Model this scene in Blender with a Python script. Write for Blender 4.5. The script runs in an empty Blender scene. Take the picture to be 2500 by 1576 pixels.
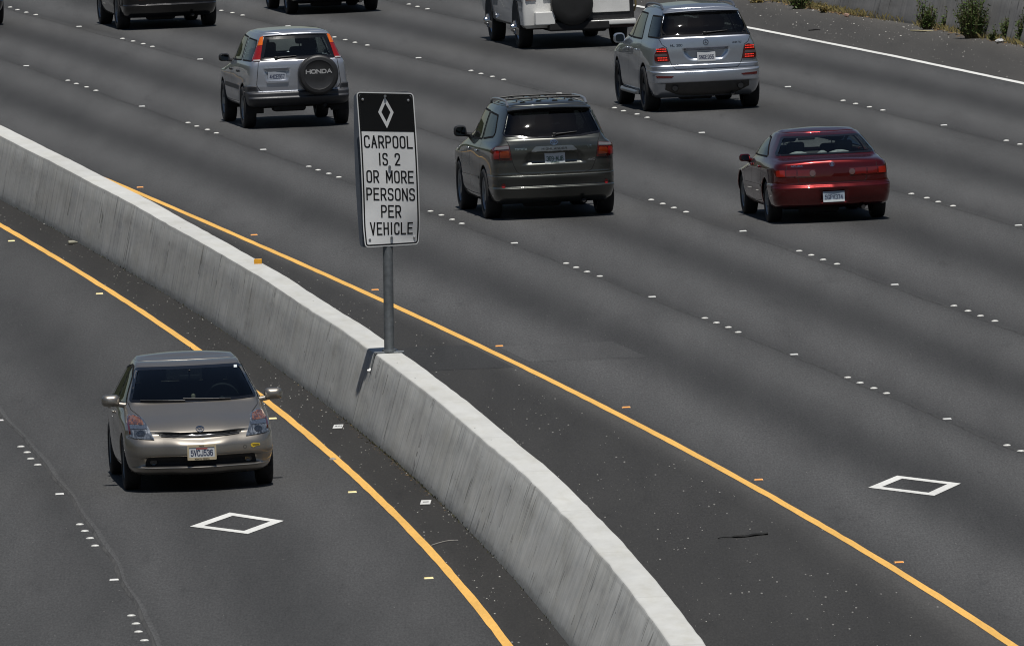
import bpy, bmesh, math, random
import numpy as np
from mathutils import Vector, Matrix
from mathutils.bvhtree import BVHTree
from mathutils.geometry import delaunay_2d_cdt

random.seed(7)
RNG = np.random.default_rng(7)
scene = bpy.context.scene
COL = scene.collection

# ---------------------------------------------------------------- camera
F_PX, PITCH, ROLL, CAM_H = 41807.5, 0.0601734, 0.040838, 13.670
cam_d = bpy.data.cameras.new('camera')
cam = bpy.data.objects.new('camera', cam_d)
COL.objects.link(cam)
cam_d.sensor_fit = 'HORIZONTAL'
cam_d.sensor_width = 36.0
cam_d.lens = 36.0 * F_PX / 2500.0
cam_d.clip_start = 1.0
cam_d.clip_end = 9000.0
cam.matrix_world = (Matrix.Translation((0, -230.0, CAM_H))
                    @ Matrix.Rotation(math.pi / 2 - PITCH, 4, 'X')
                    @ Matrix.Rotation(-ROLL, 4, 'Z'))
scene.camera = cam

# ---------------------------------------------------------------- sky and sun
SUN_EL, SUN_AZ = math.radians(72.0), math.radians(173.5)   # azimuth measured from +Y towards +X
world = bpy.data.worlds.new('World')
scene.world = world
world.use_nodes = True
wn = world.node_tree.nodes
wn.clear()
w_out = wn.new('ShaderNodeOutputWorld')
w_bg = wn.new('ShaderNodeBackground')
w_sky = wn.new('ShaderNodeTexSky')
w_sky.sky_type = 'NISHITA'
w_sky.sun_disc = False
w_sky.sun_elevation = SUN_EL
w_sky.sun_rotation = SUN_AZ
w_sky.altitude = 20.0
w_sky.air_density = 1.0
w_sky.dust_density = 0.6
w_sky.ozone_density = 1.0
w_bg.inputs['Strength'].default_value = 0.05
world.node_tree.links.new(w_sky.outputs['Color'], w_bg.inputs['Color'])
world.node_tree.links.new(w_bg.outputs['Background'], w_out.inputs['Surface'])

sun_d = bpy.data.lights.new('sun', 'SUN')
sun_d.energy = 5.0
sun_d.angle = math.radians(0.53)
sun_d.color = (1.0, 0.965, 0.91)
sun = bpy.data.objects.new('sun', sun_d)
COL.objects.link(sun)
sv = Vector((math.sin(SUN_AZ) * math.cos(SUN_EL), math.cos(SUN_AZ) * math.cos(SUN_EL), math.sin(SUN_EL)))
sun.rotation_euler = sv.to_track_quat('Z', 'Y').to_euler()
sun.location = sv * 300

scene.view_settings.view_transform = 'Standard'
scene.view_settings.look = 'None'
scene.view_settings.gamma = 1.0
scene.view_settings.exposure = -0.28
scene.view_settings.use_curve_mapping = False
scene.render.engine = 'CYCLES'
scene.cycles.filter_width = 1.1
scene.cycles.max_bounces = 8
scene.cycles.transparent_max_bounces = 12


# ---------------------------------------------------------------- materials
class NT:
    """small node-tree writer"""
    def __init__(self, name):
        self.m = bpy.data.materials.new(name)
        self.m.use_nodes = True
        self.n = self.m.node_tree.nodes
        self.l = self.m.node_tree.links
        self.n.clear()
        self.out = self.n.new('ShaderNodeOutputMaterial')

    def node(self, typ, **kw):
        nd = self.n.new(typ)
        for k, v in kw.items():
            setattr(nd, k, v)
        return nd

    def link(self, a, b):
        self.l.new(a, b)

    def put(self, sock, v):
        if hasattr(v, 'is_output') or isinstance(v, bpy.types.NodeSocket):
            self.l.new(v, sock)
        else:
            sock.default_value = v

    def math(self, op, a, b=0.0, c=0.0, clamp=False):
        nd = self.node('ShaderNodeMath', operation=op, use_clamp=clamp)
        self.put(nd.inputs[0], a)
        self.put(nd.inputs[1], b)
        self.put(nd.inputs[2], c)
        return nd.outputs[0]

    def vec(self, src, scale=(1, 1, 1), loc=(0, 0, 0)):
        nd = self.node('ShaderNodeMapping')
        self.put(nd.inputs['Vector'], src)
        nd.inputs['Scale'].default_value = scale
        nd.inputs['Location'].default_value = loc
        return nd.outputs[0]

    def noise(self, v, scale=5.0, detail=3.0, rough=0.55, dist=0.0):
        nd = self.node('ShaderNodeTexNoise')
        self.put(nd.inputs['Vector'], v)
        nd.inputs['Scale'].default_value = scale
        nd.inputs['Detail'].default_value = detail
        nd.inputs['Roughness'].default_value = rough
        nd.inputs['Distortion'].default_value = dist
        return nd.outputs['Fac']

    def ramp(self, fac, stops, interp='LINEAR'):
        nd = self.node('ShaderNodeValToRGB')
        nd.color_ramp.interpolation = interp
        els = nd.color_ramp.elements
        while len(els) < len(stops):
            els.new(0.5)
        for e, (p, c) in zip(els, stops):
            e.position = p
            if not isinstance(c, (tuple, list)):
                c = (c, c, c)
            e.color = (c[0], c[1], c[2], 1)
        self.put(nd.inputs[0], fac)
        return nd.outputs[0]

    def mix(self, fac, a, b, blend='MIX'):
        nd = self.node('ShaderNodeMix', data_type='RGBA', blend_type=blend)
        self.put(nd.inputs[0], fac)
        for s, v in ((nd.inputs[6], a), (nd.inputs[7], b)):
            if isinstance(v, (tuple, list)):
                v = (v[0], v[1], v[2], 1)
            elif isinstance(v, float):
                v = (v, v, v, 1)
            self.put(s, v)
        return nd.outputs[2]

    def tex(self, what='Object'):
        if not hasattr(self, '_tc'):
            self._tc = self.node('ShaderNodeTexCoord')
        return self._tc.outputs[what]

    def bsdf(self, color, rough=0.5, metal=0.0, coat=0.0, coat_rough=0.03, spec=0.5, normal=None, emit=None, emit_s=0.0):
        b = self.node('ShaderNodeBsdfPrincipled')
        if isinstance(color, (tuple, list)):
            color = (color[0], color[1], color[2], 1)
        self.put(b.inputs['Base Color'], color)
        self.put(b.inputs['Roughness'], rough)
        self.put(b.inputs['Metallic'], metal)
        b.inputs['Coat Weight'].default_value = coat
        b.inputs['Coat Roughness'].default_value = coat_rough
        b.inputs['Specular IOR Level'].default_value = spec
        if normal is not None:
            self.link(normal, b.inputs['Normal'])
        if emit:
            b.inputs['Emission Color'].default_value = (emit[0], emit[1], emit[2], 1)
            b.inputs['Emission Strength'].default_value = emit_s
        self.link(b.outputs[0], self.out.inputs['Surface'])
        return b

    def bump(self, h, strength=0.3, dist=0.01):
        nd = self.node('ShaderNodeBump')
        nd.inputs['Strength'].default_value = strength
        nd.inputs['Distance'].default_value = dist
        self.put(nd.inputs['Height'], h)
        return nd.outputs[0]


MATS = {}


def plain(name, col, rough=0.5, metal=0.0, coat=0.0, var=0.12, scale=9.0, spec=0.5, emit=None, emit_s=0.0, coat_rough=0.03):
    """a one-colour surface with gentle procedural unevenness"""
    if name in MATS:
        return MATS[name]
    t = NT(name)
    n = t.noise(t.tex('Object'), scale, 4.0)
    lo = tuple(c * (1 - var) for c in col)
    hi = tuple(min(1, c * (1 + var)) for c in col)
    c = t.ramp(n, [(0.3, lo), (0.7, hi)])
    t.bsdf(c, rough, metal, coat, spec=spec, emit=emit, emit_s=emit_s, coat_rough=coat_rough)
    MATS[name] = t.m
    return t.m


def car_paint(name, col, metal=0.75, rough=0.32, dust=0.12):
    t = NT(name)
    ob = t.tex('Object')
    fl = t.noise(t.vec(ob, (1, 1, 1)), 900.0, 1.0)
    c = t.ramp(fl, [(0.3, tuple(k * 0.86 for k in col)), (0.7, tuple(min(1, k * 1.14) for k in col))])
    # thin patchy film of road dust
    dn = t.noise(ob, 3.5, 5.0, 0.65)
    df = t.math('MULTIPLY', t.math('SUBTRACT', dn, 0.42, clamp=True), dust * 4, clamp=True)
    c = t.mix(df, c, (0.12, 0.11, 0.10))
    r = t.math('ADD', rough, t.math('MULTIPLY', df, 0.3))
    t.bsdf(c, r, metal, 1.0, coat_rough=0.025)
    MATS[name] = t.m
    return t.m


def glass_mat(name, tint, refl=1.0, rough=0.0):
    t = NT(name)
    tr = t.node('ShaderNodeBsdfTransparent')
    n = t.noise(t.tex('Object'), 4.0, 3.0)
    t.link(t.ramp(n, [(0.3, tuple(c * .93 for c in tint)), (0.7, tint)]), tr.inputs['Color'])
    gl = t.node('ShaderNodeBsdfGlossy')
    gl.inputs['Roughness'].default_value = rough
    gl.inputs['Color'].default_value = (refl, refl, refl, 1)
    fr = t.node('ShaderNodeFresnel')
    ge = t.node('ShaderNodeNewGeometry')                  # a pane has two faces: same reflectance from inside
    t.link(t.math('SUBTRACT', 1.5, t.math('MULTIPLY', ge.outputs['Backfacing'], 1.5 - 1 / 1.5)), fr.inputs['IOR'])
    mx = t.node('ShaderNodeMixShader')
    t.link(fr.outputs[0], mx.inputs[0])
    t.link(tr.outputs[0], mx.inputs[1])
    t.link(gl.outputs[0], mx.inputs[2])
    t.link(mx.outputs[0], t.out.inputs['Surface'])
    MATS[name] = t.m
    return t.m


# ---------------------------------------------------------------- object helpers
def tag(o, label=None, cat=None, group=None, kind=None):
    if label:
        o['label'] = label
    if cat:
        o['category'] = cat
    if group:
        o['group'] = group
    if kind:
        o['kind'] = kind
    return o


def link(name, me, mat=None, parent=None):
    o = bpy.data.objects.new(name, me)
    COL.objects.link(o)
    if mat is not None:
        if isinstance(mat, (list, tuple)):
            for m in mat:
                me.materials.append(m)
        else:
            me.materials.append(mat)
    if parent is not None:
        o.parent = parent
    return o


def mesh(name, verts, faces, smooth=False):
    me = bpy.data.meshes.new(name)
    me.from_pydata([tuple(map(float, v)) for v in verts], [], faces)
    me.update()
    if smooth:
        me.polygons.foreach_set('use_smooth', [True] * len(me.polygons))
    return me


def bm_obj(name, bm, mat, parent=None, smooth=False):
    me = bpy.data.meshes.new(name)
    bm.to_mesh(me)
    bm.free()
    if smooth:
        me.polygons.foreach_set('use_smooth', [True] * len(me.polygons))
    return link(name, me, mat, parent)


def empty(name, loc, rz=0.0, rx=0.0, scale=1.0):
    o = bpy.data.objects.new(name, None)
    o.empty_display_size = 0.3
    COL.objects.link(o)
    o.location = loc
    o.rotation_euler = (rx, 0, rz)
    o.scale = (scale,) * 3
    return o


class MB:
    """collects simple solids into one mesh"""
    def __init__(self):
        self.v, self.f = [], []

    def add(self, vs, fs):
        b = len(self.v)
        self.v += [tuple(v) for v in vs]
        self.f += [tuple(i + b for i in f) for f in fs]
        return self

    def box(self, c, s, bev=0.0, rot=None):
        cx, cy, cz = c
        bm = bmesh.new()
        bmesh.ops.create_cube(bm, size=1.0)
        bmesh.ops.scale(bm, vec=s, verts=bm.verts)
        if bev > 0:
            bmesh.ops.bevel(bm, geom=list(bm.edges), offset=min(bev, min(s) * 0.49), segments=3, profile=0.5, affect='EDGES')
        if rot is not None:
            bmesh.ops.rotate(bm, cent=(0, 0, 0), matrix=rot, verts=bm.verts)
        bm.verts.index_update()
        self.add([(v.co.x + cx, v.co.y + cy, v.co.z + cz) for v in bm.verts], [[v.index for v in f.verts] for f in bm.faces])
        bm.free()
        return self

    def tube(self, pts, r, n=10, caps=True):
        pts = [Vector(p) for p in pts]
        rs = r if isinstance(r, (list, tuple)) else [r] * len(pts)
        rings = []
        up = Vector((0, 0, 1))
        for i, p in enumerate(pts):
            d = (pts[min(i + 1, len(pts) - 1)] - pts[max(i - 1, 0)]).normalized()
            a = d.cross(up if abs(d.z) < 0.9 else Vector((1, 0, 0))).normalized()
            b = d.cross(a).normalized()
            rings.append([p + (a * math.cos(t) + b * math.sin(t)) * rs[i] for t in [2 * math.pi * k / n for k in range(n)]])
        vs = [v for ring in rings for v in ring]
        fs = []
        for i in range(len(pts) - 1):
            for k in range(n):
                fs.append((i * n + k, i * n + (k + 1) % n, (i + 1) * n + (k + 1) % n, (i + 1) * n + k))
        if caps:
            fs.append(tuple(range(n))[::-1])
            fs.append(tuple((len(pts) - 1) * n + k for k in range(n)))
        return self.add(vs, fs)

    def lathe(self, prof, c=(0, 0, 0), axis='z', n=32):
        """prof: list of (radius, height along axis)"""
        vs, fs = [], []
        for (r, h) in prof:
            for k in range(n):
                t = 2 * math.pi * k / n
                a, b = r * math.cos(t), r * math.sin(t)
                p = (a, b, h) if axis == 'z' else ((h, a, b) if axis == 'x' else (b, h, a))
                vs.append((p[0] + c[0], p[1] + c[1], p[2] + c[2]))
        for i in range(len(prof) - 1):
            for k in range(n):
                fs.append((i * n + k, i * n + (k + 1) % n, (i + 1) * n + (k + 1) % n, (i + 1) * n + k))
        return self.add(vs, fs)

    def loft(self, rings, closed=True, caps=False):
        n = len(rings[0])
        vs = [v for r in rings for v in r]
        fs = []
        for i in range(len(rings) - 1):
            for k in range(n if closed else n - 1):
                fs.append((i * n + k, i * n + (k + 1) % n, (i + 1) * n + (k + 1) % n, (i + 1) * n + k))
        if caps:
            fs.append(tuple(range(n))[::-1])
            fs.append(tuple((len(rings) - 1) * n + k for k in range(n)))
        return self.add(vs, fs)

    def mesh(self, name, smooth=False):
        me = mesh(name, self.v, self.f, smooth)
        return me

    def build(self, name, mat, parent=None, smooth=False, autosmooth=None):
        me = self.mesh(name, smooth or autosmooth is not None)
        bm = bmesh.new()
        bm.from_mesh(me)
        bmesh.ops.recalc_face_normals(bm, faces=bm.faces)
        bm.to_mesh(me)
        bm.free()
        if autosmooth is not None:
            me.set_sharp_from_angle(angle=math.radians(autosmooth))
        return link(name, me, mat, parent)


def pchip(x, y, q):
    """monotone cubic interpolation, y may have several columns"""
    x = np.asarray(x, float)
    y = np.asarray(y, float)
    one = y.ndim == 1
    if one:
        y = y[:, None]
    h = np.diff(x)[:, None]
    d = np.diff(y, axis=0) / h
    m = np.zeros_like(y)
    if len(x) > 2:
        w1 = 2 * h[1:] + h[:-1]
        w2 = h[1:] + 2 * h[:-1]
        with np.errstate(divide='ignore', invalid='ignore'):
            mm = (w1 + w2) / (w1 / d[:-1] + w2 / d[1:])
        mm[(d[:-1] * d[1:] <= 0) | ~np.isfinite(mm)] = 0
        m[1:-1] = mm
    m[0], m[-1] = d[0], d[-1]
    q = np.clip(np.asarray(q, float), x[0], x[-1])
    i = np.clip(np.searchsorted(x, q, side='right') - 1, 0, len(x) - 2)
    hh = (x[i + 1] - x[i])[:, None]
    t = ((q - x[i]) / (x[i + 1] - x[i]))[:, None]
    r = ((2 * t**3 - 3 * t**2 + 1) * y[i] + (t**3 - 2 * t**2 + t) * hh * m[i]
         + (-2 * t**3 + 3 * t**2) * y[i + 1] + (t**3 - t**2) * hh * m[i + 1])
    return r[:, 0] if one else r


def tab(t, q):
    if isinstance(t, (int, float)):
        return np.full(len(q), float(t))
    t = sorted(t)
    return pchip([a for a, _ in t], [b for _, b in t], q)


# ---------------------------------------------------------------- 2-D outlines
def rpoly(pts, r=0.02, n=4):
    """round the corners of a polygon"""
    out = []
    N = len(pts)
    rr = r if isinstance(r, (list, tuple)) else [r] * N
    for i in range(N):
        p0, p1, p2 = Vector(pts[i - 1]), Vector(pts[i]), Vector(pts[(i + 1) % N])
        a, b = (p0 - p1), (p2 - p1)
        k = min(rr[i], a.length * 0.45, b.length * 0.45)
        s, e = p1 + a.normalized() * k, p1 + b.normalized() * k
        for j in range(n + 1):
            t = j / n
            out.append(tuple(s * (1 - t)**2 + p1 * 2 * t * (1 - t) + e * t**2))
    return out


def mirror(pts):
    return [(-x, z) for x, z in reversed(pts)]


def oval(cx, cz, rx, rz, n=28):
    return [(cx + rx * math.cos(2 * math.pi * k / n), cz + rz * math.sin(2 * math.pi * k / n)) for k in range(n)]


def inside(poly, x, y):
    c = False
    j = len(poly) - 1
    for i in range(len(poly)):
        xi, yi = poly[i]
        xj, yj = poly[j]
        if (yi > y) != (yj > y) and x < (xj - xi) * (y - yi) / (yj - yi + 1e-12) + xi:
            c = not c
        j = i
    return c


def inset(poly, d):
    """offset a polygon inwards by d (outwards if negative)"""
    P = [Vector(p) for p in poly]
    area = sum(P[i - 1].x * P[i].y - P[i].x * P[i - 1].y for i in range(len(P)))
    s = 1.0 if area > 0 else -1.0
    out = []
    for i in range(len(P)):
        a = (P[i] - P[i - 1])
        b = (P[(i + 1) % len(P)] - P[i])
        if a.length < 1e-6:
            a = b
        if b.length < 1e-6:
            b = a
        na = Vector((-a.y, a.x)).normalized() * s
        nb = Vector((-b.y, b.x)).normalized() * s
        m = (na + nb)
        m = m.normalized() if m.length > 1e-6 else na
        k = d / max(0.35, m.dot(na))
        out.append(tuple(P[i] + m * k))
    return out


def densify(poly, step, closed=True):
    out = []
    N = len(poly)
    for i in range(N if closed else N - 1):
        a, b = Vector(poly[i]), Vector(poly[(i + 1) % N])
        n = max(1, int(math.ceil((b - a).length / step)))
        for k in range(n):
            out.append(tuple(a + (b - a) * (k / n)))
    if not closed:
        out.append(tuple(poly[-1]))
    return out


def fill2d(poly, holes=(), step=0.05):
    """triangulate an outline (with holes) with an even spread of inner points"""
    loops = [densify(poly, step)] + [densify(h, step) for h in holes]
    vs, es = [], []
    for lp in loops:
        b = len(vs)
        vs += [Vector(p) for p in lp]
        es += [(b + i, b + (i + 1) % len(lp)) for i in range(len(lp))]
    xs = [p[0] for p in poly]
    ys = [p[1] for p in poly]
    shrunk = inset(loops[0], step * 0.4)
    y = min(ys) + step / 2
    while y < max(ys):
        x = min(xs) + step / 2
        while x < max(xs):
            if inside(shrunk, x, y) and not any(inside(inset(h, -step * .4), x, y) for h in holes):
                vs.append(Vector((x, y)))
            x += step
        y += step
    r = delaunay_2d_cdt(vs, es, [], 0, 1e-5)
    V, Fc = r[0], r[2]
    keep = []
    for f in Fc:
        cx = sum(V[i].x for i in f) / len(f)
        cy = sum(V[i].y for i in f) / len(f)
        if inside(loops[0], cx, cy) and not any(inside(h, cx, cy) for h in holes):
            keep.append(tuple(f))
    return [(v.x, v.y) for v in V], keep


# ---------------------------------------------------------------- stroke lettering
def _ch(p, closed=False, it=2):
    for _ in range(it):
        q = []
        n = len(p)
        rng = range(n) if closed else range(n - 1)
        if not closed:
            q.append(p[0])
        for i in rng:
            a, b = p[i], p[(i + 1) % n]
            q.append((a[0] * .75 + b[0] * .25, a[1] * .75 + b[1] * .25))
            q.append((a[0] * .25 + b[0] * .75, a[1] * .25 + b[1] * .75))
        if not closed:
            q.append(p[-1])
        p = q
    return p


GL = {
 'A': ([[(0, 0), (.5, 1), (1, 0)], [(.2, .34), (.8, .34)]], []),
 'B': ([[(0, 0), (0, 1)]], [[(0, 1), (.95, 1), (.95, .54), (0, .54)], [(0, .54), (1, .54), (1, 0), (0, 0)]]),
 'C': ([], [[(1, .72), (1, 1), (0, 1), (0, .5), (0, 0), (1, 0), (1, .28)]]),
 'D': ([[(0, 0), (0, 1)]], [[(0, 1), (1, 1), (1, 0), (0, 0)]]),
 'E': ([[(1, 1), (0, 1), (0, 0), (1, 0)], [(0, .52), (.85, .52)]], []),
 'G': ([[(.6, .45), (1, .45), (1, .1)]], [[(1, .74), (1, 1), (0, 1), (0, .5), (0, 0), (1, 0), (1, .3)]]),
 'H': ([[(0, 0), (0, 1)], [(1, 0), (1, 1)], [(0, .52), (1, .52)]], []),
 'I': ([[(.5, 0), (.5, 1)]], []),
 'J': ([], [[(1, 1), (1, .4), (1, 0), (0, 0), (0, .3)]]),
 'K': ([[(0, 0), (0, 1)], [(1, 1), (0, .4)], [(.35, .6), (1, 0)]], []),
 'L': ([[(0, 1), (0, 0), (1, 0)]], []),
 'M': ([[(0, 0), (0, 1), (.5, .25), (1, 1), (1, 0)]], []),
 'N': ([[(0, 0), (0, 1), (1, 0), (1, 1)]], []),
 'O': ([], [[(0, .5), (0, 0), (1, 0), (1, .5), (1, 1), (0, 1), (0, .5)]]),
 'P': ([[(0, 0), (0, 1)]], [[(0, 1), (1, 1), (1, .45), (0, .45)]]),
 'R': ([[(0, 0), (0, 1)], [(.5, .45), (1, 0)]], [[(0, 1), (1, 1), (1, .45), (0, .45)]]),
 'S': ([], [[(.98, .76), (.95, 1), (0, 1), (0, .54), (1, .5), (1, 0), (0, 0), (0, .26)]]),
 'T': ([[(0, 1), (1, 1)], [(.5, 1), (.5, 0)]], []),
 'U': ([], [[(0, 1), (0, .4), (0, 0), (1, 0), (1, .4), (1, 1)]]),
 'V': ([[(0, 1), (.5, 0), (1, 1)]], []),
 'W': ([[(0, 1), (.25, 0), (.5, .8), (.75, 0), (1, 1)]], []),
 'Y': ([[(0, 1), (.5, .5), (1, 1)], [(.5, .5), (.5, 0)]], []),
 '0': ([], [[(0, .5), (0, 0), (1, 0), (1, .5), (1, 1), (0, 1), (0, .5)]]),
 '1': ([[(.2, .8), (.55, 1), (.55, 0)]], []),
 '2': ([[(0, .02), (1, .02)]], [[(0, .7), (0, 1), (1, 1), (1, .6), (.5, .35), (0, .02)]]),
 '3': ([], [[(0, .78), (0, 1), (1, 1), (1, .54), (.4, .54)], [(.4, .54), (1, .54), (1, 0), (0, 0), (0, .24)]]),
 '4': ([[(.75, 0), (.75, 1), (0, .32), (1, .32)]], []),
 '5': ([[(.95, 1), (.1, 1), (.05, .55)]], [[(.05, .55), (1, .72), (1, 0), (0, 0), (0, .25)]]),
 '6': ([], [[(.95, .8), (.9, 1), (0, 1), (0, .5), (0, 0), (1, 0), (1, .6), (0, .6), (0, .4)]]),
 '7': ([[(0, 1), (1, 1), (.4, 0)]], []),
 '8': ([], [[(.5, .54), (0, .54), (0, 1), (1, 1), (1, .54), (.5, .54)], [(.5, .54), (0, .54), (0, 0), (1, 0), (1, .54), (.5, .54)]]),
 '9': ([], [[(.05, .2), (.1, 0), (1, 0), (1, .5), (1, 1), (0, 1), (0, .4), (1, .4), (1, .6)]]),
 '-': ([[(.15, .5), (.85, .5)]], []),
}


def text_strokes(s, x, z, h, w, gap, align='c', slant=0.0):
    """polylines (sharp flag, points) for a line of capitals whose base line is at z"""
    ws = [w * (0.35 if c == 'I' else (0.7 if c in ' -' else (1.25 if c in 'MW' else 1.0))) for c in s]
    tot = sum(ws) + gap * (len(s) - 1)
    cx = x - tot / 2 if align == 'c' else (x if align == 'l' else x - tot)
    out = []
    for c, wc in zip(s, ws):
        if c in GL:
            for sharp, group in ((True, GL[c][0]), (False, GL[c][1])):
                for pl in group:
                    pts = pl if sharp else _ch(pl, False, 3)
                    out.append((sharp, [(cx + px * wc + slant * pz * h, z + pz * h) for px, pz in pts]))
        cx += wc + gap
    return out


def ribbon(pts, wd, closed=False):
    """left/right offset points of a polyline"""
    P = [Vector(p) for p in pts]
    n = len(P)
    L, R = [], []
    for i in range(n):
        a = P[i] - P[i - 1] if (i > 0 or closed) else P[1] - P[0]
        b = P[(i + 1) % n] - P[i] if (i < n - 1 or closed) else P[n - 1] - P[n - 2]
        if a.length < 1e-9:
            a = b
        if b.length < 1e-9:
            b = a
        a, b = a.normalized(), b.normalized()
        na, nb = Vector((-a.y, a.x)), Vector((-b.y, b.x))
        m = (na + nb)
        m = m.normalized() if m.length > 1e-6 else na
        k = wd / 2 / max(0.4, m.dot(na))
        L.append(tuple(P[i] + m * k))
        R.append(tuple(P[i] - m * k))
    return L, R


def strokes_mesh(mb, strokes, wd, proj, lift=0.00015):
    """turn strokes into flat strips through proj(a, b, extra_offset)"""
    k = 0
    for sharp, pts in strokes:
        segs = [pts] if not sharp else [[pts[i], pts[i + 1]] for i in range(len(pts) - 1)]
        for sg in segs:
            if sharp:
                a, b = Vector(sg[0]), Vector(sg[1])
                d = (b - a).normalized() * wd / 2
                sg = [tuple(a - d), tuple(b + d)]
            L, R = ribbon(sg, wd)
            e = lift * (k % 7)
            k += 1
            vs = [proj(p[0], p[1], e) for p in L] + [proj(p[0], p[1], e) for p in R]
            n = len(L)
            mb.add(vs, [(i, i + 1, n + i + 1, n + i) for i in range(n - 1)])


def fix_facing(o, toward):
    """turn every face of a thin sheet so that it looks along `toward`"""
    bm = bmesh.new()
    bm.from_mesh(o.data)
    t = Vector(toward)
    for f in bm.faces:
        f.normal_update()
        if f.normal.dot(t) < 0:
            f.normal_flip()
    bm.to_mesh(o.data)
    bm.free()


# ================================================================ THE ROAD
# Every line of the road is a plan curve X(Y); world y = Y - 230.
def poly(c, Y):
    t = (np.asarray(Y, float) - 230.0) / 50.0
    return np.polyval(c, t)


def ext(c, lo, hi):
    """cubic inside [lo, hi], straight beyond"""
    d = np.polyder(c)

    def fn(Y):
        Y = np.asarray(Y, float)
        Yc = np.clip(Y, lo, hi)
        return poly(c, Yc) + (Y - Yc) * np.polyval(d, (Yc - 230.0) / 50.0) / 50.0
    return fn


X_A = ext([0.062, -0.4023, -6.184, 2.0782], 195, 312)
_tl = [0.196, -0.7119, -5.1379, -3.8687]
_bl = [0.0743, -0.9046, -5.0494, -4.0524]
_yl = [0.17, -0.7511, -5.0685, -4.7423]
_yr = [0.2016, -0.4978, -6.0835, -1.3679]


def off(table):
    return lambda Y: X_A(Y) + np.interp(Y, [a for a, _ in table], [b for _, b in table])


def rel(c, lo, hi):
    ys = np.linspace(lo, hi, 60)
    return off(list(zip(ys, poly(c, ys) - X_A(ys))))


X_YR = rel(_yr, 166, 268)
X_TL = rel(_tl, 158, 285)
X_TR = lambda Y: X_TL(Y) + 0.33
X_BL = lambda Y: X_TL(Y) - np.interp(Y, [160, 175, 190, 230, 260], [.36, .36, .32, .20, .20])
X_BR = lambda Y: X_TR(Y) + np.interp(Y, [160, 175, 190, 230, 260], [.30, .30, .28, .22, .22])
X_YL = rel(_yl, 168, 272)
X_B = off([(226, 3.36), (256, 3.40), (309, 3.15), (334, 2.7)])
X_C = off([(245, 7.14), (285, 7.0), (301, 6.78), (317, 6.49), (332, 6.14)])
X_D = off([(269, 10.87), (284, 10.72), (290, 10.67), (327, 9.7)])
X_EW = off([(288, 14.3), (300, 14.08), (311, 13.77), (330, 13.2)])
X_WB = off([(302, 16.72), (312, 16.5), (319, 16.15), (335, 15.5)])
X_L = lambda Y: X_YL(Y) - np.interp(Y, [170, 185, 211], [3.62, 3.55, 3.43])

YS = np.concatenate([np.arange(40, 140, 10), np.arange(140, 360, 1.5), np.arange(360, 900, 20)])


def strip(name, cols, us, z, mat, label=None, cat=None, kind='structure', sub=4, ys=YS, z_fn=None):
    """sheet between neighbouring plan curves; UV = (lane number, metres along)"""
    allx, allu = [], []
    for i in range(len(cols) - 1):
        n = sub
        for k in range(n + (1 if i == len(cols) - 2 else 0)):
            t = k / n
            allx.append((1 - t) * cols[i](ys) + t * cols[i + 1](ys))
            allu.append((1 - t) * us[i] + t * us[i + 1])
    m = len(allx)
    vs, uv = [], []
    for j, Y in enumerate(ys):
        for i in range(m):
            vs.append((allx[i][j], Y - 230.0, z))
            uv.append((allu[i], Y))
    fs = [(j * m + i, j * m + i + 1, (j + 1) * m + i + 1, (j + 1) * m + i) for j in range(len(ys) - 1) for i in range(m - 1)]
    me = mesh(name, vs, fs)
    ul = me.uv_layers.new(name='UVMap')
    li = np.zeros(len(me.loops), dtype=np.int32)
    me.loops.foreach_get('vertex_index', li)
    ul.data.foreach_set('uv', np.array(uv)[li].ravel())
    o = link(name, me, mat)
    tag(o, label, cat, kind=kind)
    return o


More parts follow.
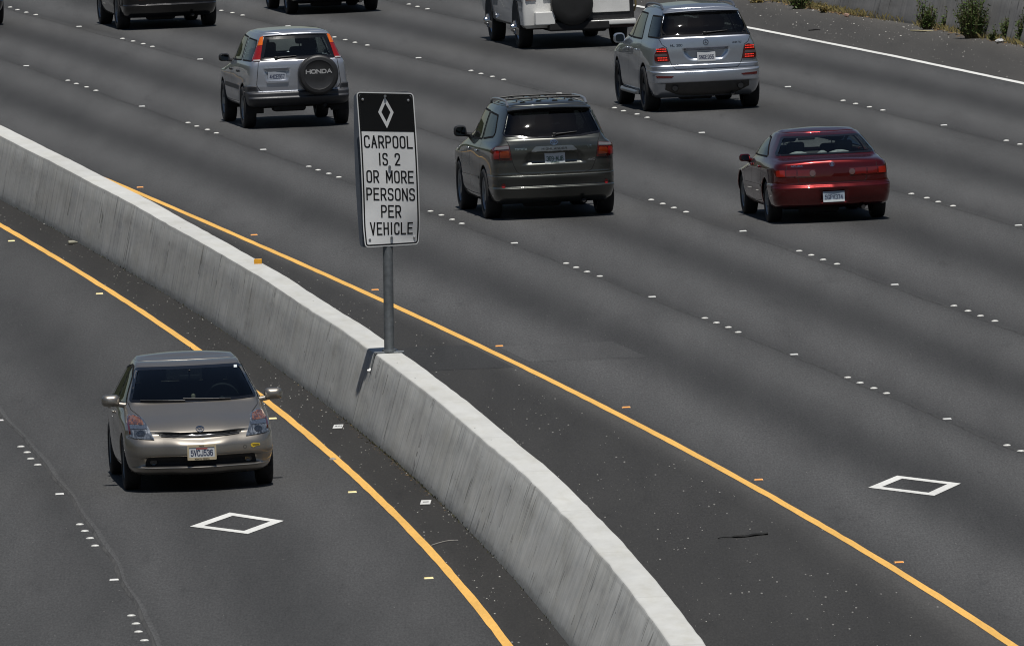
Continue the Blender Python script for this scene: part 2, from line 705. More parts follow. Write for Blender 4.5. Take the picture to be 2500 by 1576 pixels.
def asphalt(name, stops, speck=0.5, tone=1.0, spread=1.0, warm=(1.0, 1.0, 1.0), shoulder=False):
    t = NT(name)
    uv = t.node('ShaderNodeUVMap')
    uv.uv_map = 'UVMap'
    sep = t.node('ShaderNodeSeparateXYZ')
    t.link(uv.outputs[0], sep.inputs[0])
    ob = t.tex('Object')
    # wandering of the worn bands
    wob = t.noise(t.vec(uv.outputs[0], (0.6, 0.02, 1)), 1.0, 2.0)
    u = t.math('ADD', sep.outputs[0], t.math('MULTIPLY', t.math('SUBTRACT', wob, 0.5), 0.16 * spread))
    f = u if shoulder else t.math('FRACT', t.math('ADD', u, 20.0))
    band = t.ramp(f, [(p, tuple(c * tone * k for k in warm)) for p, c in stops], 'B_SPLINE' if not shoulder else 'LINEAR')
    # strength of the bands varies along the road
    blot = t.noise(t.vec(ob, (0.55, 0.028, 1)), 1.0, 4.0, 0.6)
    c = t.mix(t.math('MULTIPLY', blot, 0.55, clamp=True), band, t.mix(1.0, band, (0.93, 0.94, 0.95), 'MULTIPLY'))
    c = t.mix(1.0, c, t.ramp(t.noise(t.vec(ob, (1.3, 0.07, 1)), 1.0, 5.0, 0.62), [(0.25, 0.80), (0.75, 1.16)]), 'MULTIPLY')
    # aggregate grain (coarser along the road so that it survives the grazing view)
    g1 = t.noise(t.vec(ob, (42, 4.5, 1)), 1.0, 2.0, 0.75)
    c = t.mix(1.0, c, t.ramp(g1, [(0.2, 1 - 0.42 * speck), (0.5, 1.0), (0.8, 1 + 0.45 * speck)]), 'MULTIPLY')
    g2 = t.noise(t.vec(ob, (16, 1.6, 1)), 1.0, 3.0, 0.7)
    c = t.mix(1.0, c, t.ramp(g2, [(0.3, 0.955), (0.7, 1.045)]), 'MULTIPLY')
    # oil drips and old stains
    os_ = t.noise(t.vec(ob, (2.4, .22, 1), (7, 3, 0)), 1.0, 4.0, .65)
    c = t.mix(1.0, c, t.ramp(os_, [(0.25, .72), (0.37, .95), (0.5, 1.0)]), 'MULTIPLY')
    # hairline scratches and scuffs crossing at a slant
    sc = t.noise(t.vec(ob, (1.1, .75, 1), (2, 9, 0)), 1.0, 3.0, .5, .6)
    scm = t.math('MULTIPLY', t.math('LESS_THAN', t.math('ABSOLUTE', t.math('SUBTRACT', sc, .5)), .0022), t.math('GREATER_THAN', t.noise(t.vec(ob, (.35, .05, 1)), 1.0, 2.0), .54))
    c = t.mix(t.math('MULTIPLY', scm, .45), c, (.03, .03, .03))
    # pale stone chips
    vo = t.node('ShaderNodeTexVoronoi', feature='F1')
    vo.inputs['Scale'].default_value = 1.0
    vo.inputs['Randomness'].default_value = 1.0
    t.link(t.vec(ob, (9, 1.1, 1)), vo.inputs['Vector'])
    chips = t.math('LESS_THAN', vo.outputs['Distance'], 0.10 if shoulder else 0.055)
    chips = t.math('MULTIPLY', chips, t.math('GREATER_THAN', t.noise(t.vec(ob, (1.1, 0.16, 1)), 1.0, 3.0), 0.5 if shoulder else 0.53))
    c = t.mix(t.math('MULTIPLY', chips, 0.55 if shoulder else 0.35), c, (0.32, 0.31, 0.29))
    nrm = t.bump(t.noise(t.vec(ob, (60, 60, 1)), 1.0, 3.0, 0.8), 0.35, 0.006)
    t.bsdf(c, 0.82, 0.0, spec=0.28, normal=nrm)
    return t.m


LANE = [(0.0, .050), (0.05, .066), (0.14, .080), (0.26, .094), (0.40, .058), (0.52, .039), (0.64, .053), (0.78, .090), (0.9, .080), (0.96, .062), (1.0, .052)]
m_lane = asphalt('asphalt_travel_lanes', [(p, c * .90) for p, c in LANE], 1.15)
m_lane_sb = asphalt('asphalt_near_lanes', [(p, (.060 + (c - .060) * .5) * .86) for p, c in LANE], 1.1)
m_sh = asphalt('asphalt_median_shoulder', [(0.0, .066), (0.06, .062), (0.13, .044), (0.2, .035), (0.6, .034), (1.0, .032)], 0.9, warm=(1.03, 1.0, .96), shoulder=True)
m_sh_sb = asphalt('asphalt_near_shoulder', [(0.0, .050), (0.1, .034), (0.35, .028), (1.0, .026)], 0.9, warm=(1.05, 1.0, .93), shoulder=True)
m_sh_r = asphalt('asphalt_right_shoulder', [(0.0, .056), (0.2, .050), (0.6, .052), (0.85, .064), (1.0, .085)], 0.9, warm=(1.05, 1.0, .93), shoulder=True)

# ground reaching the horizon
t = NT('dry_ground')
n = t.noise(t.tex('Object'), 0.15, 6.0, 0.65)
t.bsdf(t.ramp(n, [(0.3, (.09, .075, .05)), (0.55, (.15, .125, .085)), (0.8, (.08, .085, .045))]), 0.95, spec=0.1)
gb = bmesh.new()
bmesh.ops.create_grid(gb, x_segments=2, y_segments=2, size=4500)
g = bm_obj('ground', gb, t.m)
g.location = (0, 2500, -0.03)
tag(g, kind='structure')

strip('roadway', [X_YR, X_A, X_B, X_C, X_D, X_EW], [0, 1, 2, 3, 4, 5], 0.0, m_lane, sub=4)
strip('median_shoulder', [X_YR, X_BR], [0, 1], 0.0, m_sh, sub=3)
strip('right_shoulder', [X_EW, X_WB, lambda Y: X_WB(Y) + 0.8], [0, 1, 1.35], 0.0, m_sh_r, sub=3)
strip('near_shoulder', [X_YL, X_BL], [0, 1], 0.0, m_sh_sb, sub=3)
strip('near_roadway', [X_YL, X_L, lambda Y: X_L(Y) - 3.6, lambda Y: X_L(Y) - 7.2, lambda Y: X_L(Y) - 10.8, lambda Y: X_L(Y) - 14], [0, 1, 2, 3, 4, 5], 0.0, m_lane_sb, sub=4)


def paint(name, col, wear=0.5, rough=0.6):
    t = NT(name)
    ob = t.tex('Object')
    n1 = t.noise(t.vec(ob, (30, 3, 1)), 1.0, 4.0, 0.7)
    n2 = t.noise(t.vec(ob, (2.2, 0.3, 1)), 1.0, 4.0)
    c = t.ramp(n1, [(0.25, tuple(k * .82 for k in col)), (0.7, col)])
    c = t.mix(1.0, c, t.ramp(n2, [(0.3, .88), (0.7, 1.04)]), 'MULTIPLY')
    bare = t.math('GREATER_THAN', t.noise(t.vec(ob, (55, 6, 1)), 1.0, 3.0, 0.8), 0.72 - 0.05 * wear)
    c = t.mix(t.math('MULTIPLY', bare, wear), c, (.09, .085, .075))
    t.bsdf(c, rough, spec=0.3)
    return t.m


m_yel = paint('yellow_line_paint', (.88, .50, .12), 0.75)
m_wht = paint('white_line_paint', (.78, .78, .75), 0.35)


def line_strip(name, fn, half, z, mat, ys, label, cat='road line', jit=0.003):
    ys = np.asarray(ys)
    ja = RNG.normal(0, jit, len(ys))
    jb = RNG.normal(0, jit, len(ys))
    m = len(ys)
    vs = [(fn(Y) - half + ja[i], Y - 230, z) for i, Y in enumerate(ys)] + [(fn(Y) + half + jb[i], Y - 230, z) for i, Y in enumerate(ys)]
    fs = [(i, m + i, m + i + 1, i + 1) for i in range(m - 1)]
    o = link(name, mesh(name, vs, fs), mat)
    return tag(o, label, cat)


YL_ = np.arange(110, 430, 0.8)
line_strip('yellow_edge_line', lambda Y: float(X_YR(Y)), .052, .004, m_yel, YL_, 'solid yellow edge line on the far side of the concrete median barrier')
line_strip('yellow_edge_line', lambda Y: float(X_YL(Y)), .052, .004, m_yel, YL_, 'solid yellow edge line on the near side of the barrier, beside the tan hatchback')
line_strip('white_edge_line', lambda Y: float(X_EW(Y)), .07, .004, m_wht, YL_, 'solid white edge line along the far right shoulder')

# tar-filled paving joints beside the dot rows
t = NT('joint_tar')
jn = t.noise(t.vec(t.tex('Object'), (20, .5, 1)), 1.0, 4.0, .7)
t.bsdf(t.ramp(jn, [(0.35, (.036, .036, .036)), (0.65, (.08, .079, .077))]), 0.8, spec=0.2)
m_joint = t.m
for nm, fn, sh in (('A', X_A, -.05), ('B', X_B, -.10), ('C', X_C, -.07), ('D', X_D, -.10), ('L', X_L, .085)):
    o = line_strip('paving_joint', lambda Y, fn=fn, sh=sh: float(fn(Y)) + sh + .025 * math.sin(Y * .9) * math.sin(Y * .23), (.011 if nm != 'L' else .017), .003, m_joint, np.arange(120, 400, .7), None, None, .004)
    tag(o, kind='structure')


m_pale = asphalt('asphalt_scrape', [(0.0, .080), (1.0, .066)], 1.1, shoulder=True)
strip('joint_scrape', [lambda Y: X_L(Y) + .112 + .022 * np.sin(Y * .9) * np.sin(Y * .23), lambda Y: X_L(Y) + .160 + .022 * np.sin(Y * .9) * np.sin(Y * .23) + .015 * np.sin(Y * .5 + 1)], [0, 1], .0025, m_pale, ys=np.arange(150, 230, .7), sub=1)

# HOV diamonds
def diamond(pts, w, label):
    """hollow painted diamond from its four tips (left, far, right, near)"""
    P = [Vector(q) for q in pts]
    c = sum(P, Vector((0, 0))) / 4
    # scale towards the centre so that the stroke keeps an even width across
    inn = []
    n = len(P)
    for i in range(n):
        a, b, d = P[i - 1], P[i], P[(i + 1) % n]
        e1, e2 = (b - a).normalized(), (d - b).normalized()
        n1, n2 = Vector((e1.y, -e1.x)), Vector((e2.y, -e2.x))
        if n1.dot(c - b) < 0:
            n1 = -n1
        if n2.dot(c - b) < 0:
            n2 = -n2
        m = (n1 + n2).normalized()
        inn.append(b + m * (w / max(.15, m.dot(n1))))
    vs = [(p.x, p.y, .005) for p in P] + [(p.x, p.y, .005) for p in inn]
    fs = [(i, (i + 1) % 4, 4 + (i + 1) % 4, 4 + i) for i in range(4)]
    o = link('carpool_diamond', mesh('carpool_diamond', vs, fs), m_wht)
    tag(o, label, 'road marking')
    bm = bmesh.new()
    bm.from_mesh(o.data)
    bmesh.ops.subdivide_edges(bm, edges=list(bm.edges), cuts=3)
    bm.to_mesh(o.data)
    bm.free()


diamond([(3.95, -36.78), (4.32, -35.05), (5.0, -36.73), (4.65, -38.5)], .148, 'hollow white diamond painted in the lane right of the far yellow line')
diamond([(-3.70, -38.55), (-3.28, -36.6), (-2.65, -38.26), (-3.03, -40.07)], .148, 'hollow white diamond painted in front of the tan hatchback')

# ---------------------------------------------------------------- raised markers
m_dot = plain('dot_ceramic', (.60, .60, .57), .45, var=.3, scale=22)
m_dot_dirty = plain('dot_ceramic_grimy', (.3, .27, .23), .6, var=.3, scale=30)
m_refl_w = plain('marker_white', (.54, .54, .52), .45, var=.25, scale=30)
m_refl_y = plain('marker_yellow', (.75, .33, .03), .35, var=.15, scale=30)
m_refl_y2 = plain('marker_pale_yellow', (.72, .58, .22), .4, var=.15, scale=30)
m_lens = plain('marker_lens', (.55, .56, .55), .15, coat=.5)
m_lens_y = plain('marker_lens_amber', (.8, .28, .02), .15, coat=.5)

dot_me = MB().lathe([(.047, -.002), (.0465, .002), (.042, .008), (.033, .0128), (.019, .0162), (.001, .0172)], n=18).mesh('lane_dot', True)
dot_me.materials.append(m_dot)


def marker_mesh(nm, mat, lens):
    b = .050
    tp = .034
    h = .0145
    vs = [(-b, -b, -.002), (b, -b, -.002), (b, b, -.002), (-b, b, -.002), (-b * .92, -tp, h), (b * .92, -tp, h), (b * .92, tp, h), (-b * .92, tp, h)]
    fs = [(4, 5, 6, 7), (0, 1, 5, 4), (1, 2, 6, 5), (2, 3, 7, 6), (3, 0, 4, 7)]
    me = mesh(nm, vs, fs)
    me.materials.append(mat)
    lv = [(-b * .86, -b * .97 - .0015, .003), (b * .86, -b * .97 - .0015, .003), (b * .8, -tp * 1.1 - .0035, h * .9), (-b * .8, -tp * 1.1 - .0035, h * .9)]
    lm = mesh(nm + '_lens', lv, [(0, 1, 2, 3)])
    lm.materials.append(lens)
    return me, lm


mk_w, ln_w = marker_mesh('reflective_marker', m_refl_w, m_lens)
mk_y, ln_y = marker_mesh('yellow_marker', m_refl_y, m_lens_y)
mk_y2, ln_y2 = marker_mesh('pale_yellow_marker', m_refl_y2, m_refl_y2)


def place_marker(name, me, lens, x, y, rz, label, group, z=.0):
    o = link(name, me)
    o.location = (x, y, z)
    o.rotation_euler = (0, 0, rz)
    tag(o, label, 'road marker', group)
    if lens is not None:
        l = link('reflector_lens', lens, parent=o)
    return o


def slope(fn, Y):
    return (float(fn(Y + .5)) - float(fn(Y - .5)))


ROWS = [
    ('A', X_A, [339, 321.2, 303.64, 286.14, 270.0, 255.37, 240.27, 226.18, 212.76, 199.26, 186], 'in the dot row nearest the far yellow line'),
    ('B', X_B, [353, 336.6, 320.09, 304.0, 288.0, 272.0, 256.06, 240.95, 226.63, 212], 'in the dot row just right of the dark green sport utility'),
    ('C', X_C, [348, 332.19, 316.95, 300.99, 285.26, 270.0, 254.74, 239.5], 'in the dot row between the two silver and red cars and the bright silver sport utility'),
    ('D', X_D, [345.5, 330.3, 314.9, 299.7, 284.5, 269.2, 254], 'in the dot row nearest the white edge line'),
    ('L', X_L, [219.7, 206.14, 192.52, 178.77, 165], 'in the dot row left of the tan hatchback'),
]
ROWNAME = {'A': 'first dot row past the barrier', 'B': 'second dot row past the barrier', 'C': 'third dot row past the barrier', 'D': 'fourth dot row past the barrier', 'L': 'row left of tan hatchback'}
GRP = {'A': 'first row', 'B': 'second row', 'C': 'third row', 'D': 'fourth row', 'L': 'near side row'}
VIS = {'A': (190, 306, 313), 'B': (222, 340, 340), 'C': (241, 335, 335), 'D': (264, 332, 332), 'L': (172, 209, 213)}
HID = {'A': [(258.5, 264)], 'B': [(258, 307)], 'C': [(257, 272)], 'D': [(294, 327)], 'L': []}      # stretches wholly behind vehicles or the sign
ORD = ['first', 'second', 'third', 'fourth', 'fifth', 'sixth', 'seventh', 'eighth', 'ninth', 'tenth']


def hidden(nm, Y, dots):
    return any(a < Y < b for a, b in HID[nm]) and not (nm == 'A' and dots)


for nm, fn, firsts, _ in ROWS:
    nc = nr = 0
    side = 'top' if nm == 'L' else 'left'
    for i in range(len(firsts) - 1):
        per = firsts[i] - firsts[i + 1]
        any_dot = False
        for k in range(4):
            Y = firsts[i] - per * k / 12 + random.uniform(-.04, .04)
            if VIS[nm][0] < Y < VIS[nm][1] and not hidden(nm, Y, True):
                any_dot = True
                o = link('lane_dot', dot_me)
                o.location = (float(fn(Y)) + random.uniform(-.018, .018), Y - 230, 0)
                o.rotation_euler = (random.uniform(-.02, .02), random.uniform(-.02, .02), random.uniform(0, 3))
                tag(o, f'{ORD[k]} white dot of the {ORD[nc]} cluster from the {side}, {ROWNAME[nm]}', 'road marker', 'white lane dots, ' + GRP[nm])
        nc += any_dot
        Y = firsts[i] - per * .63
        if VIS[nm][0] < Y < VIS[nm][2] and not hidden(nm, Y, False):
            place_marker('reflective_marker', mk_w, ln_w, float(fn(Y)), Y - 230, math.atan(-slope(fn, Y)),
                         f'flat white square marker, {ORD[nr]} from the {side}, {ROWNAME[nm]}', 'white reflective markers, ' + GRP[nm])
            nr += 1

for k, (x, y) in enumerate([[-5.69, 35.74], [-3.73, 20.82], [-1.87, 5.69], [-0.18, -8.03], [1.35, -21.22], [2.74, -34.8], [4.01, -48.23]]):
    place_marker('yellow_marker', mk_y, ln_y, x, y, .1, f'small orange reflective marker, {ORD[k]} from the left along the far yellow line', 'orange markers along the far yellow line')
for k, (x, y) in enumerate([[-7.32, 21.89], [-5.71, 7.47], [-2.98, -20.59], [-1.91, -34.1], [-1.0, -47.74]]):
    place_marker('pale_yellow_marker', mk_y2, None, x, y, .08, f'small pale yellow marker, {ORD[k]} from the top beside the near yellow line', 'pale yellow markers along the near yellow line')
o = link('lane_dot', dot_me.copy())
o.data.materials.clear()
o.data.materials.append(m_dot_dirty)
o.location = (-2.18, -28.49, .004)
o.scale = (.95, .95, 1.4)
tag(o, 'single grimy brown domed dot sitting on the near yellow line', 'road marker')


# ---------------------------------------------------------------- concrete median barrier
def concrete(name, base=(.55, .555, .54), face_dirt=1.0, dark_area=None):
    t = NT(name)
    uv = t.node('ShaderNodeUVMap')
    uv.uv_map = 'UVMap'
    sep = t.node('ShaderNodeSeparateXYZ')
    t.link(uv.outputs[0], sep.inputs[0])
    ob = t.tex('Object')
    top = sep.outputs[1]                       # 0 at the foot, 1 at the top edge, 1..2 over the cap
    on_face = t.math('LESS_THAN', top, 0.995)
    n0 = t.noise(t.vec(ob, (4, 1.0, 4)), 1.0, 5.0, 0.6)
    c = t.ramp(n0, [(0.3, tuple(k * .93 for k in base)), (0.7, tuple(k * 1.06 for k in base))])
    # rain streaks running down the face
    st = t.noise(t.vec(uv.outputs[0], (4.2, .35, 1)), 1.0, 5.0, 0.72, .4)
    fine = t.noise(t.vec(uv.outputs[0], (15.0, .6, 1)), 1.0, 4.0, 0.75)
    blot = t.noise(t.vec(uv.outputs[0], (.5, 2.2, 1)), 1.0, 5.0, 0.65)
    dirt_tone = t.ramp(st, [(0.30, (.60, .61, .63)), (0.48, (.81, .82, .83)), (0.68, (.93, .93, .93))])
    dirt_tone = t.mix(1.0, dirt_tone, t.ramp(fine, [(0.28, .84), (0.45, .97), (0.75, 1.04)]), 'MULTIPLY')
    dirt_tone = t.mix(1.0, dirt_tone, t.ramp(blot, [(0.25, .66), (0.45, .90), (0.75, 1.06)]), 'MULTIPLY')
    # narrow black cracks / runs
    cr = t.noise(t.vec(uv.outputs[0], (1.7, .12, 1), (3.1, .4, 0)), 1.0, 3.0, 0.5)
    crack = t.math('LESS_THAN', t.math('ABSOLUTE', t.math('SUBTRACT', cr, 0.5)), 0.006)
    crack = t.math('MULTIPLY', crack, t.math('GREATER_THAN', t.noise(t.vec(uv.outputs[0], (.9, 1.6, 1)), 1.0, 2.0), .5))
    dirt_tone = t.mix(t.math('MULTIPLY', crack, .75), dirt_tone, (.22, .22, .22))
    # splash grime just above the road and under the top edge, in ragged patches
    rag = t.noise(t.vec(uv.outputs[0], (1.3, 6, 1)), 1.0, 5.0, 0.7)
    low = t.math('MULTIPLY', t.math('SUBTRACT', t.math('MULTIPLY', rag, .24), t.math('ADD', top, .02)), 16.0, clamp=True)
    dirt_tone = t.mix(t.math('MULTIPLY', low, .5), dirt_tone, (.30, .30, .29))
    ed = t.math('GREATER_THAN', t.math('ADD', t.math('MULTIPLY', rag, .16), top), 1.035)
    dirt_tone = t.mix(t.math('MULTIPLY', t.math('MULTIPLY', ed, on_face), .35), dirt_tone, (.5, .5, .5))
    if dark_area is not None:  # ragged darker area centred on one point along the wall
        du = t.math('ABSOLUTE', t.math('SUBTRACT', sep.outputs[0], dark_area[0]))
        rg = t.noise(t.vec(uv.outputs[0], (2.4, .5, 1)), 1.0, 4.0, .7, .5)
        sm = t.math('GREATER_THAN', t.math('SUBTRACT', rg, t.math('MULTIPLY', du, .5 / dark_area[1])), .30)
        dirt_tone = t.mix(t.math('MULTIPLY', sm, .8), dirt_tone, (.16, .16, .18))
    c = t.mix(on_face, c, t.mix(face_dirt, c, dirt_tone, 'MULTIPLY'))
    # each pour of the form-work has its own tone, with a hairline at the joint
    uj = t.math('DIVIDE', t.math('ADD', sep.outputs[0], 2.3), 6.1)
    wn_ = t.node('ShaderNodeTexWhiteNoise', noise_dimensions='1D')
    t.link(t.math('FLOOR', uj), wn_.inputs['W'])
    c = t.mix(1.0, c, t.ramp(wn_.outputs['Value'], [(0.0, .94), (1.0, 1.04)]), 'MULTIPLY')
    fj = t.math('ABSOLUTE', t.math('SUBTRACT', t.math('FRACT', uj), .5))
    c = t.mix(t.math('MULTIPLY', t.math('GREATER_THAN', fj, .4975), .3), c, (.15, .15, .145))
    # yellowed and scuffed patches on the cap
    pt = t.noise(t.vec(uv.outputs[0], (.55, .9, 1)), 1.0, 5.0, .7)
    c = t.mix(1.0, c, t.ramp(pt, [(0.3, (.90, .885, .84)), (0.5, (.98, .975, .96)), (0.7, (1.0, 1.0, 1.0))]), 'MULTIPLY')
    # bug holes on the cap
    vo = t.node('ShaderNodeTexVoronoi', feature='F1')
    vo.inputs['Scale'].default_value = 1.0
    t.link(t.vec(ob, (5, .8, 5)), vo.inputs['Vector'])
    c = t.mix(t.math('MULTIPLY', t.math('LESS_THAN', vo.outputs['Distance'], .045), .6), c, (.1, .1, .1))
    nrm = t.bump(t.noise(t.vec(ob, (25, 6, 25)), 1.0, 4.0, .7), .25, .008)
    t.bsdf(c, .85, spec=.25, normal=nrm)
    return t.m


def barrier(name, xl0, xl1, xr1, xr0, h, ys, mat, label, wob=.006, seed=1):
    rg = np.random.default_rng(seed)
    n = len(ys)
    top = h + np.interp(ys, ys[::5], rg.normal(0, wob, len(ys[::5])))
    jl = rg.normal(0, .004, n)
    jr = rg.normal(0, .003, n)
    prof = []
    for i, Y in enumerate(ys):
        a, b, c_, d = float(xl0(Y)), float(xl1(Y)) + jl[i], float(xr1(Y)) + jr[i], float(xr0(Y))
        H = top[i]
        pts = [(a, -.05, -.05)]
        for k in range(0, 5):
            f = k / 4
            pts.append((a + (b - a) * f * (1 - .03), f * (H - .025), f * .99))
        pts += [(b + .006, H - .006, .996), (b + .022, H, 1.02), ((b + c_) / 2, H + .002, 1.5), (c_ - .022, H, 1.98), (c_ - .006, H - .006, 2.004)]
        for k in range(4, -1, -1):
            f = k / 4
            pts.append((d + (c_ - d) * f * (1 - .03), f * (H - .025), f * .99))
        pts.append((d, -.05, -.05))
        prof.append([(p[0], Y - 230, p[1], p[2]) for p in pts])
    m = len(prof[0])
    vs = [p[:3] for r in prof for p in r]
    uv = [(r[0][1], p[3]) for r in prof for p in r]
    fs = [(i * m + k, (i + 1) * m + k, (i + 1) * m + k + 1, i * m + k + 1) for i in range(n - 1) for k in range(m - 1)]
    fs += [tuple(range(m)), tuple((n - 1) * m + k for k in range(m))[::-1]]
    me = mesh(name, vs, fs, True)
    ul = me.uv_layers.new(name='UVMap')
    li = np.zeros(len(me.loops), dtype=np.int32)
    me.loops.foreach_get('vertex_index', li)
    ul.data.foreach_set('uv', np.array(uv)[li].ravel())
    bm = bmesh.new()
    bm.from_mesh(me)
    bmesh.ops.recalc_face_normals(bm, faces=bm.faces)
    bm.to_mesh(me)
    bm.free()
    me.set_sharp_from_angle(angle=math.radians(35))
    o = link(name, me, mat)
    tag(o, label, 'barrier')
    return o


m_conc = concrete('barrier_concrete')
barrier('concrete_median_barrier', X_BL, X_TL, X_TR, X_BR, .90, np.arange(100, 430, .75), m_conc,
        'long curving grey concrete median barrier between the two yellow lines')
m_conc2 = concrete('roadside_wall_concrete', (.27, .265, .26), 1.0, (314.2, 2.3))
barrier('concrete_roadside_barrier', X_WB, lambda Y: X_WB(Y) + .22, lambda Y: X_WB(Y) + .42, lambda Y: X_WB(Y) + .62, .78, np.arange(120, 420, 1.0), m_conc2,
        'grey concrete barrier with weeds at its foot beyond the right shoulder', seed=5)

# orange delineator on the barrier
mb = MB().box((0, 0, .035), (.105, .03, .075), .006)
o = mb.build('delineator', plain('delineator_orange', (.72, .34, .02), .35), autosmooth=40)
o.location = (-3.34, -2.81, .9)
tag(o, 'small orange reflector block fixed on top of the median barrier', 'reflector')

# ---------------------------------------------------------------- carpool sign
m_galv = plain('galvanised_steel', (.19, .205, .215), .48, .55, var=.2, scale=14)
m_galv_l = plain('galvanised_bolt', (.5, .5, .5), .35, .8, var=.2, scale=40)
t = NT('sign_white_sheeting')
ob = t.tex('Object')
ribs = t.math('SINE', t.math('MULTIPLY', t.node('ShaderNodeSeparateXYZ').outputs[0], 1.0))
sx = t.node('ShaderNodeSeparateXYZ')
t.link(ob, sx.inputs[0])
rb = t.math('SINE', t.math('MULTIPLY', sx.outputs[0], 520.0))
n1 = t.noise(ob, 2.2, 4.0, .6)
c = t.ramp(n1, [(0.3, (.60, .61, .61)), (0.7, (.74, .75, .75))])
c = t.mix(t.math('MULTIPLY', t.math('GREATER_THAN', rb, .6), .10), c, (.45, .47, .48))
t.bsdf(c, .38, spec=.5, coat=.25, coat_rough=.15)
m_sheet = t.m
m_sblack = plain('sign_black', (.005, .0055, .006), .5, spec=.25)
m_back = plain('sign_blank_aluminium', (.10, .115, .14), .45, .5, var=.1, scale=5)

PX, PY = -1.50, 206.885 - 230
sg = empty('carpool_sign', (PX, PY, .90))
tag(sg, 'tall black and white carpool sign on a grey post on the median barrier', 'sign')
# post (leans a little), tapered end cap
lean = Matrix.Rotation(math.radians(0.5), 4, 'Y')
PT = [(-.0, 0, -.02), (.035, .0, 1.25), (.075, 0, 3.05)]
MB().tube(PT, .061, 20).build('post', m_galv, sg, autosmooth=40)
# saddle strap over the barrier
b = MB()
b.box((-.0, 0, .012), (.36, .12, .022), .005)
b.box((-.205, 0, -.10), (.018, .10, .24), .004, Matrix.Rotation(math.radians(14), 3, 'Y'))
b.box((.195, 0, -.10), (.018, .10, .24), .004, Matrix.Rotation(math.radians(-14), 3, 'Y'))
b.tube([(0, 0, .02), (0, 0, .05)], .085, 20)
b.build('saddle_bracket', m_galv, sg, autosmooth=40)
for zz in (-.20,):
    b = MB()
    b.tube([(-.27, 0, zz), (-.205, 0, zz)], .018, 6)
    b.tube([(-.247, 0, zz), (-.228, 0, zz)], .032, 6)
    b.build('bracket_bolt', m_galv_l, sg, autosmooth=40)

# panel outlines in sign coordinates: a across (0 = centre), b up
SW, SH = .345, .93           # half width / half height of the plate
SCZ = 3.13 - .90             # centre height above the cap


def sign_pt(a, b, e=0.0, side=-1):
    """plate is bowed: pushed back at the sides low down, wavy at the right edge"""
    f = (b + SH) / (2 * SH)                        # 0 bottom .. 1 top
    bend = .045 * math.sin(math.pi * f) * (a / SW)**1 * .55
    xsh = .02 * math.sin(math.pi * f * .95) + .012 - .012 * f
    yb = .05 * (a / SW)**2 * (0.35 + .65 * math.exp(-((f - .22) / .2)**2)) + .02 * math.sin(3.1 * f + 1.2 * a / SW)
    narrow = 1 - .055 * math.exp(-(f / .09)**2) if True else 1
    yb += .055 * math.exp(-(f / .16)**2) * (.6 + a / SW)
    zt = .022 * (a / SW) * math.exp(-(f / .12)**2) - .008 * (a / SW)
    return (a * narrow + xsh * .9 + .075, -.085 + yb - e, SCZ + b + zt - .012 * (a / SW))


def sign_sheet(name, outline, holes, mat, e, parent, thick=0.0):
    V, Fs = fill2d(outline, holes, .045)
    vs = [sign_pt(a, b, e) for a, b in V]
    m = MB().add(vs, Fs)
    if thick:
        m.add([(x, y + thick, z) for x, y, z in vs], Fs)
        ol = densify(outline, .045)
        n = len(ol)
        r1 = [sign_pt(a, b, e) for a, b in ol]
        r2 = [(x, y + thick, z) for x, y, z in r1]
        m.add(r1 + r2, [(i, (i + 1) % n, n + (i + 1) % n, n + i) for i in range(n)])
    o = m.build(name, mat, parent, smooth=False, autosmooth=50)
    if not thick:
        fix_facing(o, (0, -1, 0))
    return o


RC = .055
out0 = rpoly([(-SW, -SH), (SW, -SH), (SW, SH), (-SW, SH)], RC, 6)
plate = sign_sheet('sign_panel', out0, [], m_sheet, 0.0, sg, .004)
bo, bi = inset(out0, .012), inset(out0, .030)
sign_sheet('border', bo, [bi], m_sblack, .0012, plate)
hd = rpoly([(-SW + .0302, .455), (SW - .0302, .455), (SW - .0302, SH - .0302), (-SW + .0302, SH - .0302)], [.0005, .0005, .034, .034], 6)
dm = [(-.005 + 0, .88), (-.098, .69), (-.005, .495), (.088, .69)]
header = sign_sheet('black_header', hd, [], m_sblack, .0016, plate)
dmi = [(-.005, .80), (-.060, .69), (-.005, .575), (.050, .69)]
sign_sheet('diamond_symbol', dm, [dmi], m_sheet, .0026, plate)
b = MB()
proj = lambda a, z, e: sign_pt(a, z, .0022 + e)
LH = .135
for txt, zb, w in (('CARPOOL', .262, .057), ('IS 2', .052, .052), ('OR MORE', -.160, .055), ('PERSONS', -.372, .057), ('PER', -.578, .057), ('VEHICLE', -.786, .052)):
    strokes_mesh(b, text_strokes(txt, 0.0, zb, LH, w * .95, .032), .0178, proj)
o = b.build('lettering', m_sblack, plate)
fix_facing(o, (0, -1, 0))
b = MB()
for a, z in ((-.275, .84), (.275, .84), (-.275, -.84), (.285, -.84)):
    x, y, zz = sign_pt(a, z)
    b = MB().lathe([(.016, -.004), (.015, .006), (.001, .011)], (0, 0, 0), 'z', 10)
    o = b.build('rivet', m_galv_l, plate, autosmooth=40)
    o.location = (x, y - .003, zz)
    o.rotation_euler = (math.pi / 2, 0, 0)
for a, z in ((0, .885), (0, .03), (0, -.83)):
    x, y, zz = sign_pt(a, z)
    MB().tube([(x, y - .022, zz), (x, y + .02, zz)], .017, 8).build('mounting_bolt', m_galv, plate, autosmooth=40)
